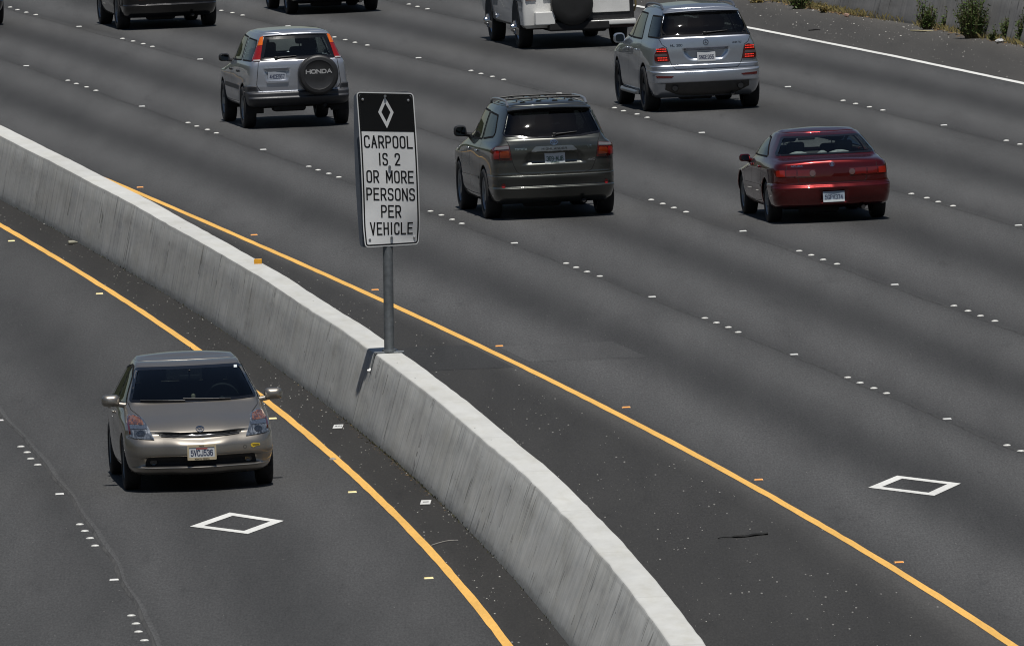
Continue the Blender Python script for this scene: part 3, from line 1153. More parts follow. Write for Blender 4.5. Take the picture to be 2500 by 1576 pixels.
# second plate facing the other way, showing past the left edge
V, Fs = fill2d(rpoly([(-SW, -SH), (SW, -SH), (SW, SH), (-SW, SH)], RC, 6), [], .06)
vs = [(a - .032 + .075 - .02 * math.sin(math.pi * (b_ + SH) / 2 / SH), .115 + .02 * (a / SW)**2, SCZ + b_ - .01) for a, b_ in V]
m = MB().add(vs, Fs).add([(x, y + .004, z) for x, y, z in vs], Fs)
o = m.build('rear_sign_panel', m_back, sg, autosmooth=40)
b = MB()
for z in (SCZ + .885, SCZ + .03, SCZ - .83):
    b.box((.06, .045, z), (.14, .12, .035), .004)
b.build('mounting_clamp', m_galv, sg, autosmooth=40)

# ---------------------------------------------------------------- litter and small finds
m_white = plain('plastic_white', (.72, .72, .70), .4, var=.08)
m_ink = plain('ink_dark', (.05, .05, .05), .6)
for k, (x, y) in enumerate(((-2.16, -22.67), (-1.06, -36.32))):
    r = empty('survey_plate', (x, y, .003), -.02)
    tag(r, ['white rectangular plate lying on the dark shoulder near the foot of the sign shadow', 'white rectangular plate lying on the dark shoulder nearer the camera'][k], 'plate')
    MB().box((0, 0, .006), (.115, .62, .010), .002).build('plate_body', m_white, r)
    sb = MB()
    if k == 0:
        sb.add([(-.04 + .01 * i + random.uniform(-.004, .004), (.08 if i % 2 else -.08) + random.uniform(-.03, .03), .0125) for i in range(9)] +
               [(-.032 + .01 * i, (.12 if i % 2 else -.03), .0125) for i in range(9)], [(i, i + 1, 10 + i, 9 + i) for i in range(8)])
    else:
        sb.add([(-.032, -.05, .0125), (.034, -.06, .0125), (.034, .06, .0125), (-.032, .05, .0125)], [(0, 1, 2, 3)])
    o = sb.build('printed_mark', m_ink, r)
    fix_facing(o, (0, 0, 1))

m_wire = plain('wire_pale', (.42, .40, .37), .5)
pts = [(-.98 + .29 * s, -43.05 + .62 * math.sin(s * math.pi * .62) * 1.0, .012) for s in np.linspace(0, 1, 14)]
o = MB().tube(pts, .004, 6).build('wire', m_wire)
tag(o, 'thin pale wire curled on the dark shoulder at the near side of the barrier', 'wire')
m_rub = plain('tyre_scrap_rubber', (.012, .012, .012), .8, var=.3)
pts = [(2.15 + .55 * s, -43.78 + .36 * s + .05 * math.sin(9 * s), .014 + .004 * math.sin(20 * s)) for s in np.linspace(0, 1, 16)]
o = MB().tube(pts, [.006 + .011 * (s > .3) for s in np.linspace(0, 1, 16)], 6).build('rubber_strip', m_rub)
tag(o, 'thin black strip of torn tyre rubber on the shoulder right of the barrier', 'debris')
o = MB().lathe([(.001, -.06), (.028, -.055), (.032, -.02), (.03, .03), (.014, .06), (.012, .085), (.001, .088)], (0, 0, .032), 'x', 14).build('crushed_bottle', plain('bottle_pale', (.34, .33, .26), .3), autosmooth=50)
o.location = (-6.39, 20.3, 0)
o.rotation_euler = (0, 0, .4)
tag(o, 'small pale crushed bottle at the foot of the barrier, upper left', 'bottle')

# loose gravel and grit swept onto the shoulders: nobody could count it
def gravel(name, n, place, mat, smin, smax):
    V, Fc = [], []
    base = [(1, 0, 0), (-1, 0, 0), (0, 1, 0), (0, -1, 0), (0, 0, .8), (0, 0, -.3)]
    tri = [(0, 2, 4), (2, 1, 4), (1, 3, 4), (3, 0, 4), (2, 0, 5), (1, 2, 5), (3, 1, 5), (0, 3, 5)]
    for _ in range(n):
        x, y = place()
        s = smin + (smax - smin) * random.random()**3
        a = random.uniform(0, 6.3)
        ca, sa = math.cos(a), math.sin(a)
        b0 = len(V)
        for (p, q, r) in base:
            k = random.uniform(.7, 1.3)
            p, q, r = p * s * k, q * s * k * 1.2, r * s * k
            V.append((x + p * ca - q * sa, y + p * sa + q * ca, r + s * .2))
        Fc += [tuple(i + b0 for i in f) for f in tri]
    o = link(name, mesh(name, V, Fc), mat)
    return tag(o, kind='stuff')


m_grit = plain('grit', (.42, .41, .38), .8, var=.5, scale=3)


def in_med():
    Y = random.uniform(160, 262)
    f = random.random()**1.6
    return float(X_BR(Y)) + f * (float(X_YR(Y)) - float(X_BR(Y)) - .35), Y - 230


def in_near():
    Y = random.uniform(160, 262)
    f = random.random()**1.5
    return float(X_BL(Y)) - f * (float(X_BL(Y)) - float(X_YL(Y))), Y - 230


def in_right():
    Y = random.uniform(284, 335)
    f = random.random()**2
    return float(X_WB(Y)) - f * 2.3, Y - 230


tag(gravel('gravel', 1150, in_med, m_grit, .0022, .0095), 'pale grit scattered over the wide dark shoulder right of the barrier', 'gravel')
tag(gravel('gravel', 520, in_near, m_grit, .0025, .011), 'pale grit scattered over the narrow shoulder left of the barrier', 'gravel')
tag(gravel('gravel', 420, in_right, m_grit, .005, .018), 'pale grit and crumbs on the far right shoulder', 'gravel')

# dead leaves and grass along the foot of the barrier near the sign
m_straw = plain('dead_leaves', (.17, .105, .045), .9, var=.5, scale=4)


def litter(name, n, place, mat, s0, s1):
    V, Fc = [], []
    for _ in range(n):
        x, y, z = place()
        s = random.uniform(s0, s1)
        a, tl = random.uniform(0, 6.3), random.uniform(.1, 1.1)
        u = Vector((math.cos(a), math.sin(a), 0)) * s
        w = Vector((-math.sin(a) * math.cos(tl), math.cos(a) * math.cos(tl), math.sin(tl))) * s * .5
        c = Vector((x, y, z + s * .3))
        b0 = len(V)
        V += [c - u, c + w, c + u, c - w * .6 + Vector((0, 0, s * .15))]
        Fc.append((b0, b0 + 1, b0 + 2, b0 + 3))
    return tag(link(name, mesh(name, V, Fc), mat), kind='stuff')


def at_foot():
    Y = random.gauss(201, 4.5)
    return float(X_BL(Y)) - abs(random.gauss(0, .05)), Y - 230, 0


tag(litter('dead_leaves', 260, at_foot, m_straw, .006, .018), 'brown dead leaves and moss along the foot of the barrier by the sign', 'leaves')


def at_wall():
    Y = random.choice([random.gauss(320.5, 2.5), random.gauss(318, 1.2), random.uniform(300, 312), random.gauss(330, 4)])
    return float(X_WB(Y)) - abs(random.gauss(0, .13)), Y - 230, 0


tag(litter('dead_leaves', 900, at_wall, m_straw, .012, .045), 'brown and straw coloured leaf litter along the foot of the roadside barrier', 'leaves')

# ---------------------------------------------------------------- weeds at the roadside barrier
t = NT('leaf_green')
n = t.noise(t.tex('Object'), 7.0, 3.0)
b_ = t.bsdf(t.ramp(n, [(0.25, (.030, .060, .012)), (0.5, (.065, .105, .024)), (0.75, (.13, .15, .045))]), .6, spec=.3)
b_.inputs['Subsurface Weight'].default_value = 0.0
m_leaf = t.m
m_stem = plain('weed_stem', (.12, .10, .045), .8)
m_dry = plain('dry_weed', (.26, .20, .07), .85, var=.4, scale=5)


def weed(name, x, y, w, h, dens, label, leafmat=None, narrow=False):
    r = empty(name, (x, y, 0))
    tag(r, label, 'weed', 'weeds along the roadside barrier')
    st = MB()
    V, Fc = [], []
    for _ in range(dens):
        a = random.uniform(0, 6.3)
        rr = random.random()**.6 * w * .42
        hh = h * random.uniform(.45, 1.0) * (1 - .35 * rr / (w * .5)) * (1.4 if random.random() < .16 else 1.0)
        p0 = Vector((rr * .35 * math.cos(a), rr * .25 * math.sin(a), 0))
        p2 = Vector((rr * math.cos(a), rr * .6 * math.sin(a), hh))
        p1 = (p0 + p2) / 2 + Vector((random.uniform(-.05, .05), random.uniform(-.05, .05), hh * .08))
        st.tube([p0, p1, p2], [.007, .005, .002], 4, False)
        nl = int(13 * hh / .5) + 5
        for k in range(nl):
            f = .12 + .88 * (k + random.random()) / nl
            p = p0 * (1 - f)**2 + p1 * 2 * f * (1 - f) + p2 * f * f
            s = random.uniform(.018, .042) * (1.15 - .5 * f)
            d = Vector((random.gauss(0, 1), random.gauss(0, 1), random.gauss(.15, .5))).normalized()
            q = d.cross(Vector((random.gauss(0, 1), random.gauss(0, 1), random.gauss(0, 1)))).normalized()
            c = p + d * s * random.uniform(.6, 1.8)
            b0 = len(V)
            V += [c - d * s, c + q * s * .5, c + d * s, c - q * s * .5]
            Fc.append((b0, b0 + 1, b0 + 2, b0 + 3))
    st.build('stems', m_stem, r)
    link('foliage', mesh('foliage', V, Fc), leafmat or m_leaf, r)
    return r


weed('leafy_weed', 7.74, 80.1, .54, .56, 60, 'bushy green weed at the wall left of the tallest clump')
weed('leafy_weed', 8.05, 79.6, .22, .34, 22, 'small thin weed between the two larger bushy clumps')
weed('leafy_weed', 8.42, 75.7, .84, .88, 150, 'largest dense green bush against the roadside barrier')
weed('leafy_weed', 8.98, 73.9, .28, .50, 36, 'upright narrow weed behind the white bag')
weed('leafy_weed', 9.26, 72.6, .50, .60, 64, 'green bush cut off by the right edge at the roadside barrier')
weed('leafy_weed', 8.76, 74.4, .26, .24, 24, 'low green weed touching the right side of the large bush')
weed('leafy_weed', 5.64, 91.0, .62, .46, 80, 'wide green weed clump at the far left end of the visible roadside barrier')
weed('dry_weed', 6.05, 88.9, .26, .22, 20, 'small yellowing weed just right of the far clump', m_dry)
weed('dry_weed', 4.9, 94.5, .5, .16, 26, 'straggling dry weed along the barrier behind the bright silver sport utility', m_dry)

m_card = plain('cardboard', (.5, .44, .27), .8)
o = MB().box((0, 0, .012), (.2, .5, .016), .004, Matrix.Rotation(.06, 3, 'Y')).build('wood_scrap', m_card)
o.location = (7.62, 79.4, 0)
o.rotation_euler = (0, 0, .5)
tag(o, 'cream strip of scrap board lying by the weeds', 'debris')
bg = MB()
rings = []
for k in range(7):
    f = k / 6
    rr = .115 * math.sin(math.pi * (.12 + .84 * f))**.7
    rings.append([(rr * math.cos(a) * (1 + .22 * math.sin(3 * a + k)), 1.3 * rr * math.sin(a) * (1 + .18 * math.cos(4 * a + 2 * k)), .005 + .12 * f * (1 + .15 * math.sin(5 * a))) for a in np.linspace(0, 2 * math.pi, 17)[:-1]])
bg.loft(rings, True, True)
o = bg.build('plastic_bag', plain('bag_white', (.45, .45, .45), .35, var=.15, scale=14), autosmooth=30)
o.location = (8.86, 73.6, 0)
o.scale = (.75, .75, .5)
tag(o, 'crumpled white plastic bag at the foot of the right-hand weeds', 'bag')
o = MB().tube([(-.11, 0, .014), (-.02, .03, .02), (.03, -.02, .024), (.1, .02, .014)], [.012, .016, .013, .009], 6).build('rubber_scrap', m_rub)
o.location = (5.72, 81.4, 0)
tag(o, 'short dark scrap of rubber on the right shoulder beside the white line', 'debris')
o = MB().box((0, 0, .035), (.09, .16, .06), .015, Matrix.Rotation(.3, 3, 'Y')).build('brick_scrap', plain('pinkish_rubble', (.34, .22, .17), .85, var=.3))
o.location = (6.42, 86.7, 0)
tag(o, 'small pinkish lump of rubble on the shoulder below the roadside barrier', 'debris')

# ---------------------------------------------------------------- unseen wooded slopes beside the freeway, added for the car reflections
t = NT('unseen_wooded_slope')
n = t.noise(t.tex('Object'), 0.35, 6.0, 0.7)
t.bsdf(t.ramp(n, [(0.3, (.010, .015, .008)), (0.55, (.026, .030, .017)), (0.75, (.06, .052, .034))]), 0.95, spec=0.1)
for k, (x0, sgn) in enumerate(((-34.0, -1), (34.0, 1))):
    vs, fs = [], []
    ys = np.arange(-260, 900, 9.0)
    us = np.array([0, 3, 7, 12, 20, 40, 80, 140])
    hs = np.array([0, 3.2, 6.0, 8.0, 10, 16, 24, 26])
    rg = np.random.default_rng(11 + k)
    base = np.interp(ys, ys[::6], rg.uniform(.75, 1.35, len(ys[::6])))
    for j, y in enumerate(ys):
        cx = float(X_A(min(y + 230, 700.0))) if y > -100 else float(X_A(130.0))
        for u, h in zip(us, hs):
            vs.append((cx + x0 + sgn * u, y, -.03 + h * base[j] * rg.uniform(.8, 1.25)))
    m = len(us)
    fs = [(j * m + i, j * m + i + 1, (j + 1) * m + i + 1, (j + 1) * m + i) for j in range(len(ys) - 1) for i in range(m - 1)]
    tag(link('unseen_hillside', mesh('unseen_hillside', vs, fs), t.m), kind='structure')

m_grass = plain('dry_grass', (.20, .165, .06), .9, var=.5, scale=6)


def grass_strip(name, n, place, mat, h0, h1, label):
    V, Fc = [], []
    for _ in range(n):
        x, y = place()
        h = random.uniform(h0, h1)
        a = random.uniform(0, 6.3)
        w = random.uniform(.003, .007)
        l = Vector((math.cos(a), math.sin(a), 0)) * h * random.uniform(.2, .9)
        p = Vector((-math.sin(a), math.cos(a), 0)) * w
        b0 = len(V)
        base = Vector((x, y, 0))
        V += [base - p, base + p, base + l * .4 + Vector((0, 0, h * .7)), base + l + Vector((0, 0, h))]
        Fc += [(b0, b0 + 1, b0 + 2), (b0 + 1, b0 + 3, b0 + 2)]
    tag(link(name, mesh(name, V, Fc), mat), label, 'grass', kind='stuff')


def wall_foot():
    Y = random.choice([random.uniform(300, 312), random.gauss(319, 2.5), random.uniform(320, 336)])
    return float(X_WB(Y)) - abs(random.gauss(0, .06)), Y - 230


grass_strip('dry_grass', 1500, wall_foot, m_grass, .03, .16, 'straggling dry grass along the foot of the roadside barrier')


def near_foot():
    Y = random.choice([random.gauss(200, 5), random.uniform(175, 262)])
    return float(X_BL(Y)) - abs(random.gauss(0, .012)), Y - 230


grass_strip('moss', 900, near_foot, plain('dark_moss', (.045, .045, .018), .95, var=.5, scale=6), .01, .035, 'dark moss and grass in the joint along the near foot of the barrier')

# resurfaced strips: slightly darker asphalt laid across the shoulder and the carpool lane
m_patch = asphalt('asphalt_patch', [(0.0, .030), (0.3, .029), (0.7, .032), (1.0, .040)], 1.0, shoulder=True)
m_patch2 = asphalt('asphalt_patch_worn', [(0.0, .078), (0.3, .076), (0.7, .062), (1.0, .058)], 1.0, shoulder=True)
for nm_, fa, fb, Y0, Y1, mt in (('asphalt_patch', lambda Y: X_BR(Y) + .05, lambda Y: X_YR(Y) - .12, 217.5, 222.5, m_patch), ('asphalt_patch', lambda Y: X_YR(Y) + .2, lambda Y: X_YR(Y) + 1.7, 218.5, 222.0, m_patch2)):
    strip(nm_, [fa, fb], [0, 1], .0022, mt, ys=np.linspace(Y0, Y1, 8), sub=4)


# ================================================================ VEHICLES
m_rubber = plain('tyre_rubber', (.014, .014, .015), .75, var=.25, scale=12)
m_under = plain('underbody', (.010, .010, .011), .85, var=.3)
m_int = plain('cabin_dark', (.022, .022, .024), .8, var=.2)
m_int_grey = plain('cabin_grey', (.06, .062, .065), .85, var=.15)
m_blk = plain('black_plastic', (.013, .013, .014), .45, var=.2)
m_blk_gloss = plain('black_gloss', (.006, .006, .007), .12, coat=.6, var=.1)
m_seal = plain('window_rubber', (.008, .008, .009), .75, spec=.15)
m_gap = plain('panel_gap', (.006, .006, .006), .9, var=.1)
m_chrome = plain('chrome', (.62, .63, .65), .14, 1.0, var=.06)
m_alloy = plain('alloy_wheel', (.30, .32, .34), .38, .8, var=.12)
m_alloy_d = plain('alloy_wheel_dark', (.07, .07, .075), .45, .7, var=.12)
m_disc = plain('brake_dark', (.03, .03, .032), .5, .6)
m_mirror = plain('mirror_glass', (.05, .055, .06), .03, 1.0, var=.05)
m_plate = plain('plate_white', (.62, .64, .66), .4, var=.05)
m_plate_blue = plain('plate_ink', (.03, .04, .09), .5)
m_plate_green = plain('plate_green', (.05, .11, .08), .5)
m_red_l = plain('lens_red', (.24, .008, .007), .12, coat=1.0, var=.15, scale=40)
m_red_d = plain('lens_deep_red', (.075, .004, .004), .12, coat=1.0, var=.2, scale=40)
m_amber = plain('lens_amber', (.62, .12, .008), .12, coat=1.0, var=.15, scale=40)
m_clear = plain('lens_clear', (.42, .40, .40), .12, .2, coat=1.0, var=.15, scale=30)
m_led = plain('led_red_lit', (.5, .02, .015), .3, emit=(1.0, .06, .035), emit_s=.75)
m_sticker = plain('sticker_white', (.7, .75, .76), .5)
g_clear = glass_mat('glass_green_tint', (.80, .87, .85))
g_front = glass_mat('glass_windscreen', (.36, .42, .43))
g_side = glass_mat('glass_side', (.42, .48, .48))
g_dark = glass_mat('glass_privacy', (.10, .11, .11), rough=.018)

AX = {'rear': ((0, 1, 0), lambda a, b: (a, -9, b), (0, -1, 0)),
      'front': ((0, -1, 0), lambda a, b: (a, 9, b), (0, 1, 0)),
      'left': ((1, 0, 0), lambda a, b: (-9, a, b), (-1, 0, 0)),
      'right': ((-1, 0, 0), lambda a, b: (9, a, b), (1, 0, 0)),
      'top': ((0, 0, -1), lambda a, b: (a, b, 9), (0, 0, 1))}


class Car:
    def __init__(self, name, label, cat, S, paint, group=None):
        self.S = S
        self.root = empty(name, (0, 0, 0))
        tag(self.root, label, cat, group)
        self.paint = paint
        self.holes = []
        self.make_surface()

    # ---- the outer skin as horizontal contour loops
    def make_surface(self):
        S = self.S
        zs = sorted(set([round(z, 4) for z in np.arange(S['z0'], S['z1'], .014)] + [round(z, 4) for z, _ in S['rear']] + [round(z, 4) for z, _ in S['front']] + S.get('zx', [])))
        zs = [z for z in zs if S['z0'] <= z <= S['z1']]
        z2 = [zs[0]]
        for z in zs[1:]:
            if z - z2[-1] > .0022:
                z2.append(z)
        zs = np.array(z2)
        T = {k: tab(S[k], zs) for k in ('rear', 'front', 'wr', 'wm', 'wf', 'cr', 'cf', 'br', 'bf', 'dr', 'df')}
        yr, yf = S['y_rear'] + T['rear'], S['y_front'] + T['front']
        self.zs = zs
        kn = np.array([0, .35, .7, .88, 1.06, 1.7, 2.5, 3.2, 3.9, 4.08, 4.26, 4.6, 4.95])
        q = np.concatenate([np.linspace(0, .7, 28), np.linspace(.7, 1.06, 10)[1:], np.linspace(1.06, 3.9, 104)[1:], np.linspace(3.9, 4.26, 10)[1:], np.linspace(4.26, 4.95, 28)[1:]])
        rings = []
        for i, z in enumerate(zs):
            wr, wm, wf, cr, cf, br, bf = (T[k][i] for k in ('wr', 'wm', 'wf', 'cr', 'cf', 'br', 'bf'))
            dr, df = T['dr'][i], T['df'][i]
            cr, cf = min(cr, wr * .8), min(cf, wf * .8)
            y4, y8 = yr[i] + br + cr, yf[i] - bf - cf
            L = y8 - y4
            P = np.array([
                (0, yr[i], z), (.5 * (wr - cr), yr[i] + .25 * br, z - .25 * dr), (wr - cr, yr[i] + br, z - .8 * dr),
                (wr - .293 * cr, yr[i] + br + .293 * cr, z - dr), (wr, y4, z - dr * .9),
                (wr + (wm - wr) * .75, y4 + .22 * L, z - dr * .3), (wm, y4 + .45 * L, z), (wf + (wm - wf) * .8, y4 + .75 * L, z - df * .2),
                (wf, y8, z - df * .9), (wf - .293 * cf, y8 + .707 * cf, z - df), (wf - cf, y8 + cf, z - df * .8),
                (.5 * (wf - cf), yf[i] - .25 * bf, z - .25 * df), (0, yf[i], z)])
            rings.append(pchip(kn, P, q))
        # roof cap: nested loops shrinking onto the spine
        last = rings[-1]
        ln = last[-1, 1] - last[0, 1]
        a, b = last[0, 1] + min(.30, .4 * ln), last[-1, 1] - min(.30, .4 * ln)
        nz = len(rings)
        for s in (.93, .85, .72, .55, .36, .18, 0.0):
            r = last.copy()
            r[:, 0] *= s
            ysp = np.clip(last[:, 1], min(a, b), max(a, b))
            r[:, 1] = ysp + (last[:, 1] - ysp) * s
            r[:, 2] = last[:, 2] + S.get('crown', .04) * (1 - s**2)
            rings.append(r)
        R = np.array(rings)
        n, m = R.shape[:2]
        V = np.concatenate([R.reshape(-1, 3), (R * [-1, 1, 1]).reshape(-1, 3)])
        F = []
        for i in range(n - 1):
            for k in range(m - 1):
                F.append((i * m + k, i * m + k + 1, (i + 1) * m + k + 1, (i + 1) * m + k))
                o = n * m
                F.append((o + i * m + k, o + (i + 1) * m + k, o + (i + 1) * m + k + 1, o + i * m + k + 1))
        for axis, ol, depth, fall in S.get('dents', []):
            sg = -1 if axis == 'rear' else 1
            mid = .5 * (S['y_rear'] + S['y_front'])
            pts = [Vector(p) for p in ol]
            xs, zz = [p[0] for p in ol], [p[1] for p in ol]
            for v in V:
                if (v[1] - mid) * sg < 0 or not (min(xs) < v[0] < max(xs) and min(zz) < v[2] < max(zz)):
                    continue
                if inside(ol, v[0], v[2]):
                    p = Vector((v[0], v[2]))
                    dmin = 9.0
                    for i in range(len(pts)):
                        a, b_ = pts[i - 1], pts[i]
                        ab = b_ - a
                        tt = max(0, min(1, (p - a).dot(ab) / max(ab.length_squared, 1e-9)))
                        dmin = min(dmin, (a + ab * tt - p).length)
                    f = min(1, dmin / fall)
                    v[1] -= sg * depth * f * f * (3 - 2 * f)
        bm = bmesh.new()
        vv = [bm.verts.new(v) for v in V]
        for f in F:
            try:
                bm.faces.new([vv[i] for i in f])
            except ValueError:
                pass
        bmesh.ops.remove_doubles(bm, verts=bm.verts, dist=5e-4)
        bmesh.ops.dissolve_degenerate(bm, dist=1e-5, edges=bm.edges)
        bmesh.ops.recalc_face_normals(bm, faces=bm.faces)
        s = sum(f.normal.dot(Vector((f.calc_center_median().x, 0, f.calc_center_median().z - .7))) for f in bm.faces)
        if s < 0:
            bmesh.ops.reverse_faces(bm, faces=bm.faces)
        self.bm = bm
        self.bvh = BVHTree.FromBMesh(bm)

    def cast(self, axis, a, b, e=0.0):
        d, o, up = AX[axis]
        hit, nrm, idx, dist = self.bvh.ray_cast(Vector(o(a, b)), Vector(d))
        if hit is None:
            hit, nrm, idx, dist = self.bvh.find_nearest(Vector(o(a, b)) * .12 + Vector((a if axis in ('rear', 'front') else 0, a if axis in ('left', 'right') else 0, b)) * .88)
        w = Vector(up) * .6 + nrm * .4 if nrm.dot(Vector(up)) > 0 else Vector(up)
        return hit + w.normalized() * e

    def patch(self, name, axis, outline, mat, off=.004, holes=(), step=.024, thick=0.0, parent=None, fixed=None):
        """a sheet that follows the skin inside an outline, with a rim when thick"""
        V, Fs = fill2d(outline, holes, step)
        pr = [self.cast(axis, a, b, off) for a, b in V]
        m = MB().add(pr, Fs)
        up = Vector(AX[axis][2])
        me = mesh(name, m.v, m.f, True)
        o = link(name, me, mat, parent or self.root)
        fix_facing(o, up)
        if thick:
            rim = MB()
            for lp in [outline] + list(holes):
                ol = densify(lp, step)
                n = len(ol)
                r1 = [self.cast(axis, a, b, off) for a, b in ol]
                r2 = [p - up * thick for p in r1]
                rim.add(r1 + r2, [(i, (i + 1) % n, n + (i + 1) % n, n + i) for i in range(n)])
            bm = bmesh.new()
            bm.from_mesh(o.data)
            b0 = len(bm.verts)
            vv = [bm.verts.new(v) for v in rim.v]
            for f in rim.f:
                try:
                    bm.faces.new([vv[i] for i in f])
                except ValueError:
                    pass
            bm.to_mesh(o.data)
            bm.free()
        return o

    def seam(self, name, axis, polylines, width=.007, mat=None, off=.0018, parent=None, closed=False, step=.03):
        b = MB()
        for pl in polylines:
            pts = densify(pl, step, closed)
            L, Rr = ribbon(pts, width, closed)
            vs = [self.cast(axis, *p, off) for p in L] + [self.cast(axis, *p, off) for p in Rr]
            n = len(L)
            b.add(vs, [(i, (i + 1) % n, n + (i + 1) % n, n + i) for i in range(n if closed else n - 1)])
        o = link(name, mesh(name, b.v, b.f, True), mat or m_gap, parent or self.root)
        fix_facing(o, AX[axis][2])
        return o

    def text(self, name, axis, s, x, z, h, w, gap, wd, mat, off=.004, parent=None, slant=0.0):
        b = MB()
        sx = -1 if axis == 'front' else 1
        strokes_mesh(b, text_strokes(s, 0, z, h, w, gap, 'c', slant), wd, lambda a, bb, e: tuple(self.cast(axis, x + a * sx, bb, off + e)))
        o = b.build(name, mat, parent or self.root)
        fix_facing(o, AX[axis][2])
        return o

    def cut(self, axis, outline, shrink=.012):
        self.holes.append((axis, inset(densify(outline, .08), shrink)))

    def window(self, name, axis, outline, glass, trim=.03, trim_mat=None, step=.05, trim_name='window_seal', hole=True):
        if hole:
            if axis in ('left', 'right'):
                trim *= .72
            self.cut(axis, outline, trim * .55)
        g = self.patch(name, axis, outline, glass, .003 if axis in ('rear', 'front') else .0045, step=step)
        if trim:
            self.patch(trim_name, axis, inset(outline, -.004), trim_mat or (m_blk_gloss if axis in ('rear', 'front') else m_seal), .0045 if axis in ('rear', 'front') else .0062, [inset(outline, trim)], step=.05, parent=g)
        return g

    # ---- finish the shell: openings, wheel arches, splitting into panels
    def finish(self, arch, bumper_rear=None, bumper_front=None, inner=None):
        bm = self.bm
        S = self.S
        dele = []
        wh = S['wheels']
        for f in bm.faces:
            c = f.calc_center_median()
            n = f.normal
            kill = False
            for axis, ol in self.holes:
                if axis == 'rear' and c.y < 0 and n.y < -.05 and inside(ol, c.x, c.z):
                    kill = True
                elif axis == 'front' and c.y > 0 and n.y > .05 and inside(ol, c.x, c.z):
                    kill = True
                elif axis in ('left', 'right') and (c.x < 0) == (axis == 'left') and abs(n.x) > .3 and inside(ol, c.y, c.z):
                    kill = True
            for (wy, r) in wh:
                if abs(c.x) > .42 and (c.y - wy)**2 + (c.z - arch[0])**2 < (r + arch[1])**2:
                    kill = True
            if kill:
                dele.append(f)
        bmesh.ops.delete(bm, geom=dele, context='FACES')
        # pull the ragged arch edge onto the circle
        for v in bm.verts:
            if v.is_boundary and abs(v.co.x) > .42:
                for (wy, r) in wh:
                    d = math.hypot(v.co.y - wy, v.co.z - arch[0])
                    R_ = r + arch[1]
                    if R_ - .045 < d < R_ + .045 and v.co.z > S['z0'] + .01:
                        k = R_ / d
                        v.co.y = wy + (v.co.y - wy) * k
                        v.co.z = arch[0] + (v.co.z - arch[0]) * k
        # panels
        def split(name, test, mat):
            b2 = bm.copy()
            b2.faces.ensure_lookup_table()
            kill2 = [f for f in b2.faces if not test(f.calc_center_median())]
            bmesh.ops.delete(b2, geom=kill2, context='FACES')
            if not len(b2.faces):
                b2.free()
                return None
            o = bm_obj(name, b2, [mat, m_int], self.root, True)
            md = o.modifiers.new('skin', 'SOLIDIFY')
            md.thickness = .014
            md.offset = -1.0
            md.use_rim = True
            md.material_offset = 1
            md.material_offset_rim = 0
            rm = [f for f in bm.faces if test(f.calc_center_median())]
            bmesh.ops.delete(bm, geom=rm, context='FACES')
            return o
        if bumper_rear:
            split('rear_bumper', lambda c: bumper_rear[0](c), bumper_rear[1])
        if bumper_front:
            split('front_bumper', lambda c: bumper_front[0](c), bumper_front[1])
        zr = S['z1'] - .03
        o = split('roof', lambda c: c.z > zr, self.paint)
        o = split('body_shell', lambda c: True, self.paint)
        bm.free()
        # wheel wells, floor
        for (wy, r) in wh:
            for sx in (-1, 1):
                w = MB()
                R_ = r + arch[1] - .004
                ring = []
                for x in (sx * .56, sx * (S['track'] - .03)):
                    ring.append([(x, wy + R_ * math.cos(a), arch[0] + R_ * math.sin(a)) for a in np.linspace(-.25, math.pi + .25, 20)])
                w.loft(ring, False)
                w.add(ring[0] + [(sx * .56, wy, arch[0])], [(i, i + 1, 20) for i in range(19)])
                w.build('wheel_well', m_under, self.root)
        f = MB()
        y0, y1 = min(a for a, _ in wh), max(a for a, _ in wh)
        zf = S['floor']
        r0 = wh[0][1] + arch[1]
        f.box((0, (y0 + y1) / 2, zf + .05), (1.1, S['y_front'] - S['y_rear'] - .5, .10), .02)
        f.box((0, (y0 + y1) / 2, zf + .045), (2 * S['sill'], (y1 - y0) - 2 * r0 - .02, .09), .02)
        f.box((0, y0, zf - .0), (1.2, .12, .10), .03)
        f.tube([(.42, y0 - .15, zf - .02), (.42, S['y_rear'] + .30, zf - .02), (.42, S['y_rear'] + .1, zf - .01)], .03, 10)
        f.box((-.15, y0 - .45, zf - .02), (.55, .3, .14), .05)
        f.build('underbody', m_under, self.root)

    def wheels(self, r, w, rim_r, style='five', mat=None, z=None, tyre_in=.0):
        S = self.S
        mat = mat or m_alloy
        ty = MB()
        hw = w / 2
        ty.lathe([(rim_r, -hw * .8), (rim_r + .012, -hw * .95), (r - .045, -hw), (r - .015, -hw * .93), (r - .003, -hw * .75), (r, -hw * .4), (r, hw * .4), (r - .003, hw * .75),
                  (r - .015, hw * .93), (r - .045, hw), (rim_r + .012, hw * .95), (rim_r, hw * .8)], axis='x', n=40)
        tme = ty.mesh('tyre', True)
        tme.materials.append(m_rubber)
        rm = MB()
        rm.lathe([(rim_r, hw * .82), (rim_r - .008, hw * .86), (rim_r - .022, hw * .74), (rim_r - .03, hw * .2), (rim_r - .03, -hw * .8)], axis='x', n=36)
        ns = {'five': 5, 'six': 6, 'seven': 7, 'ten': 10}[style]
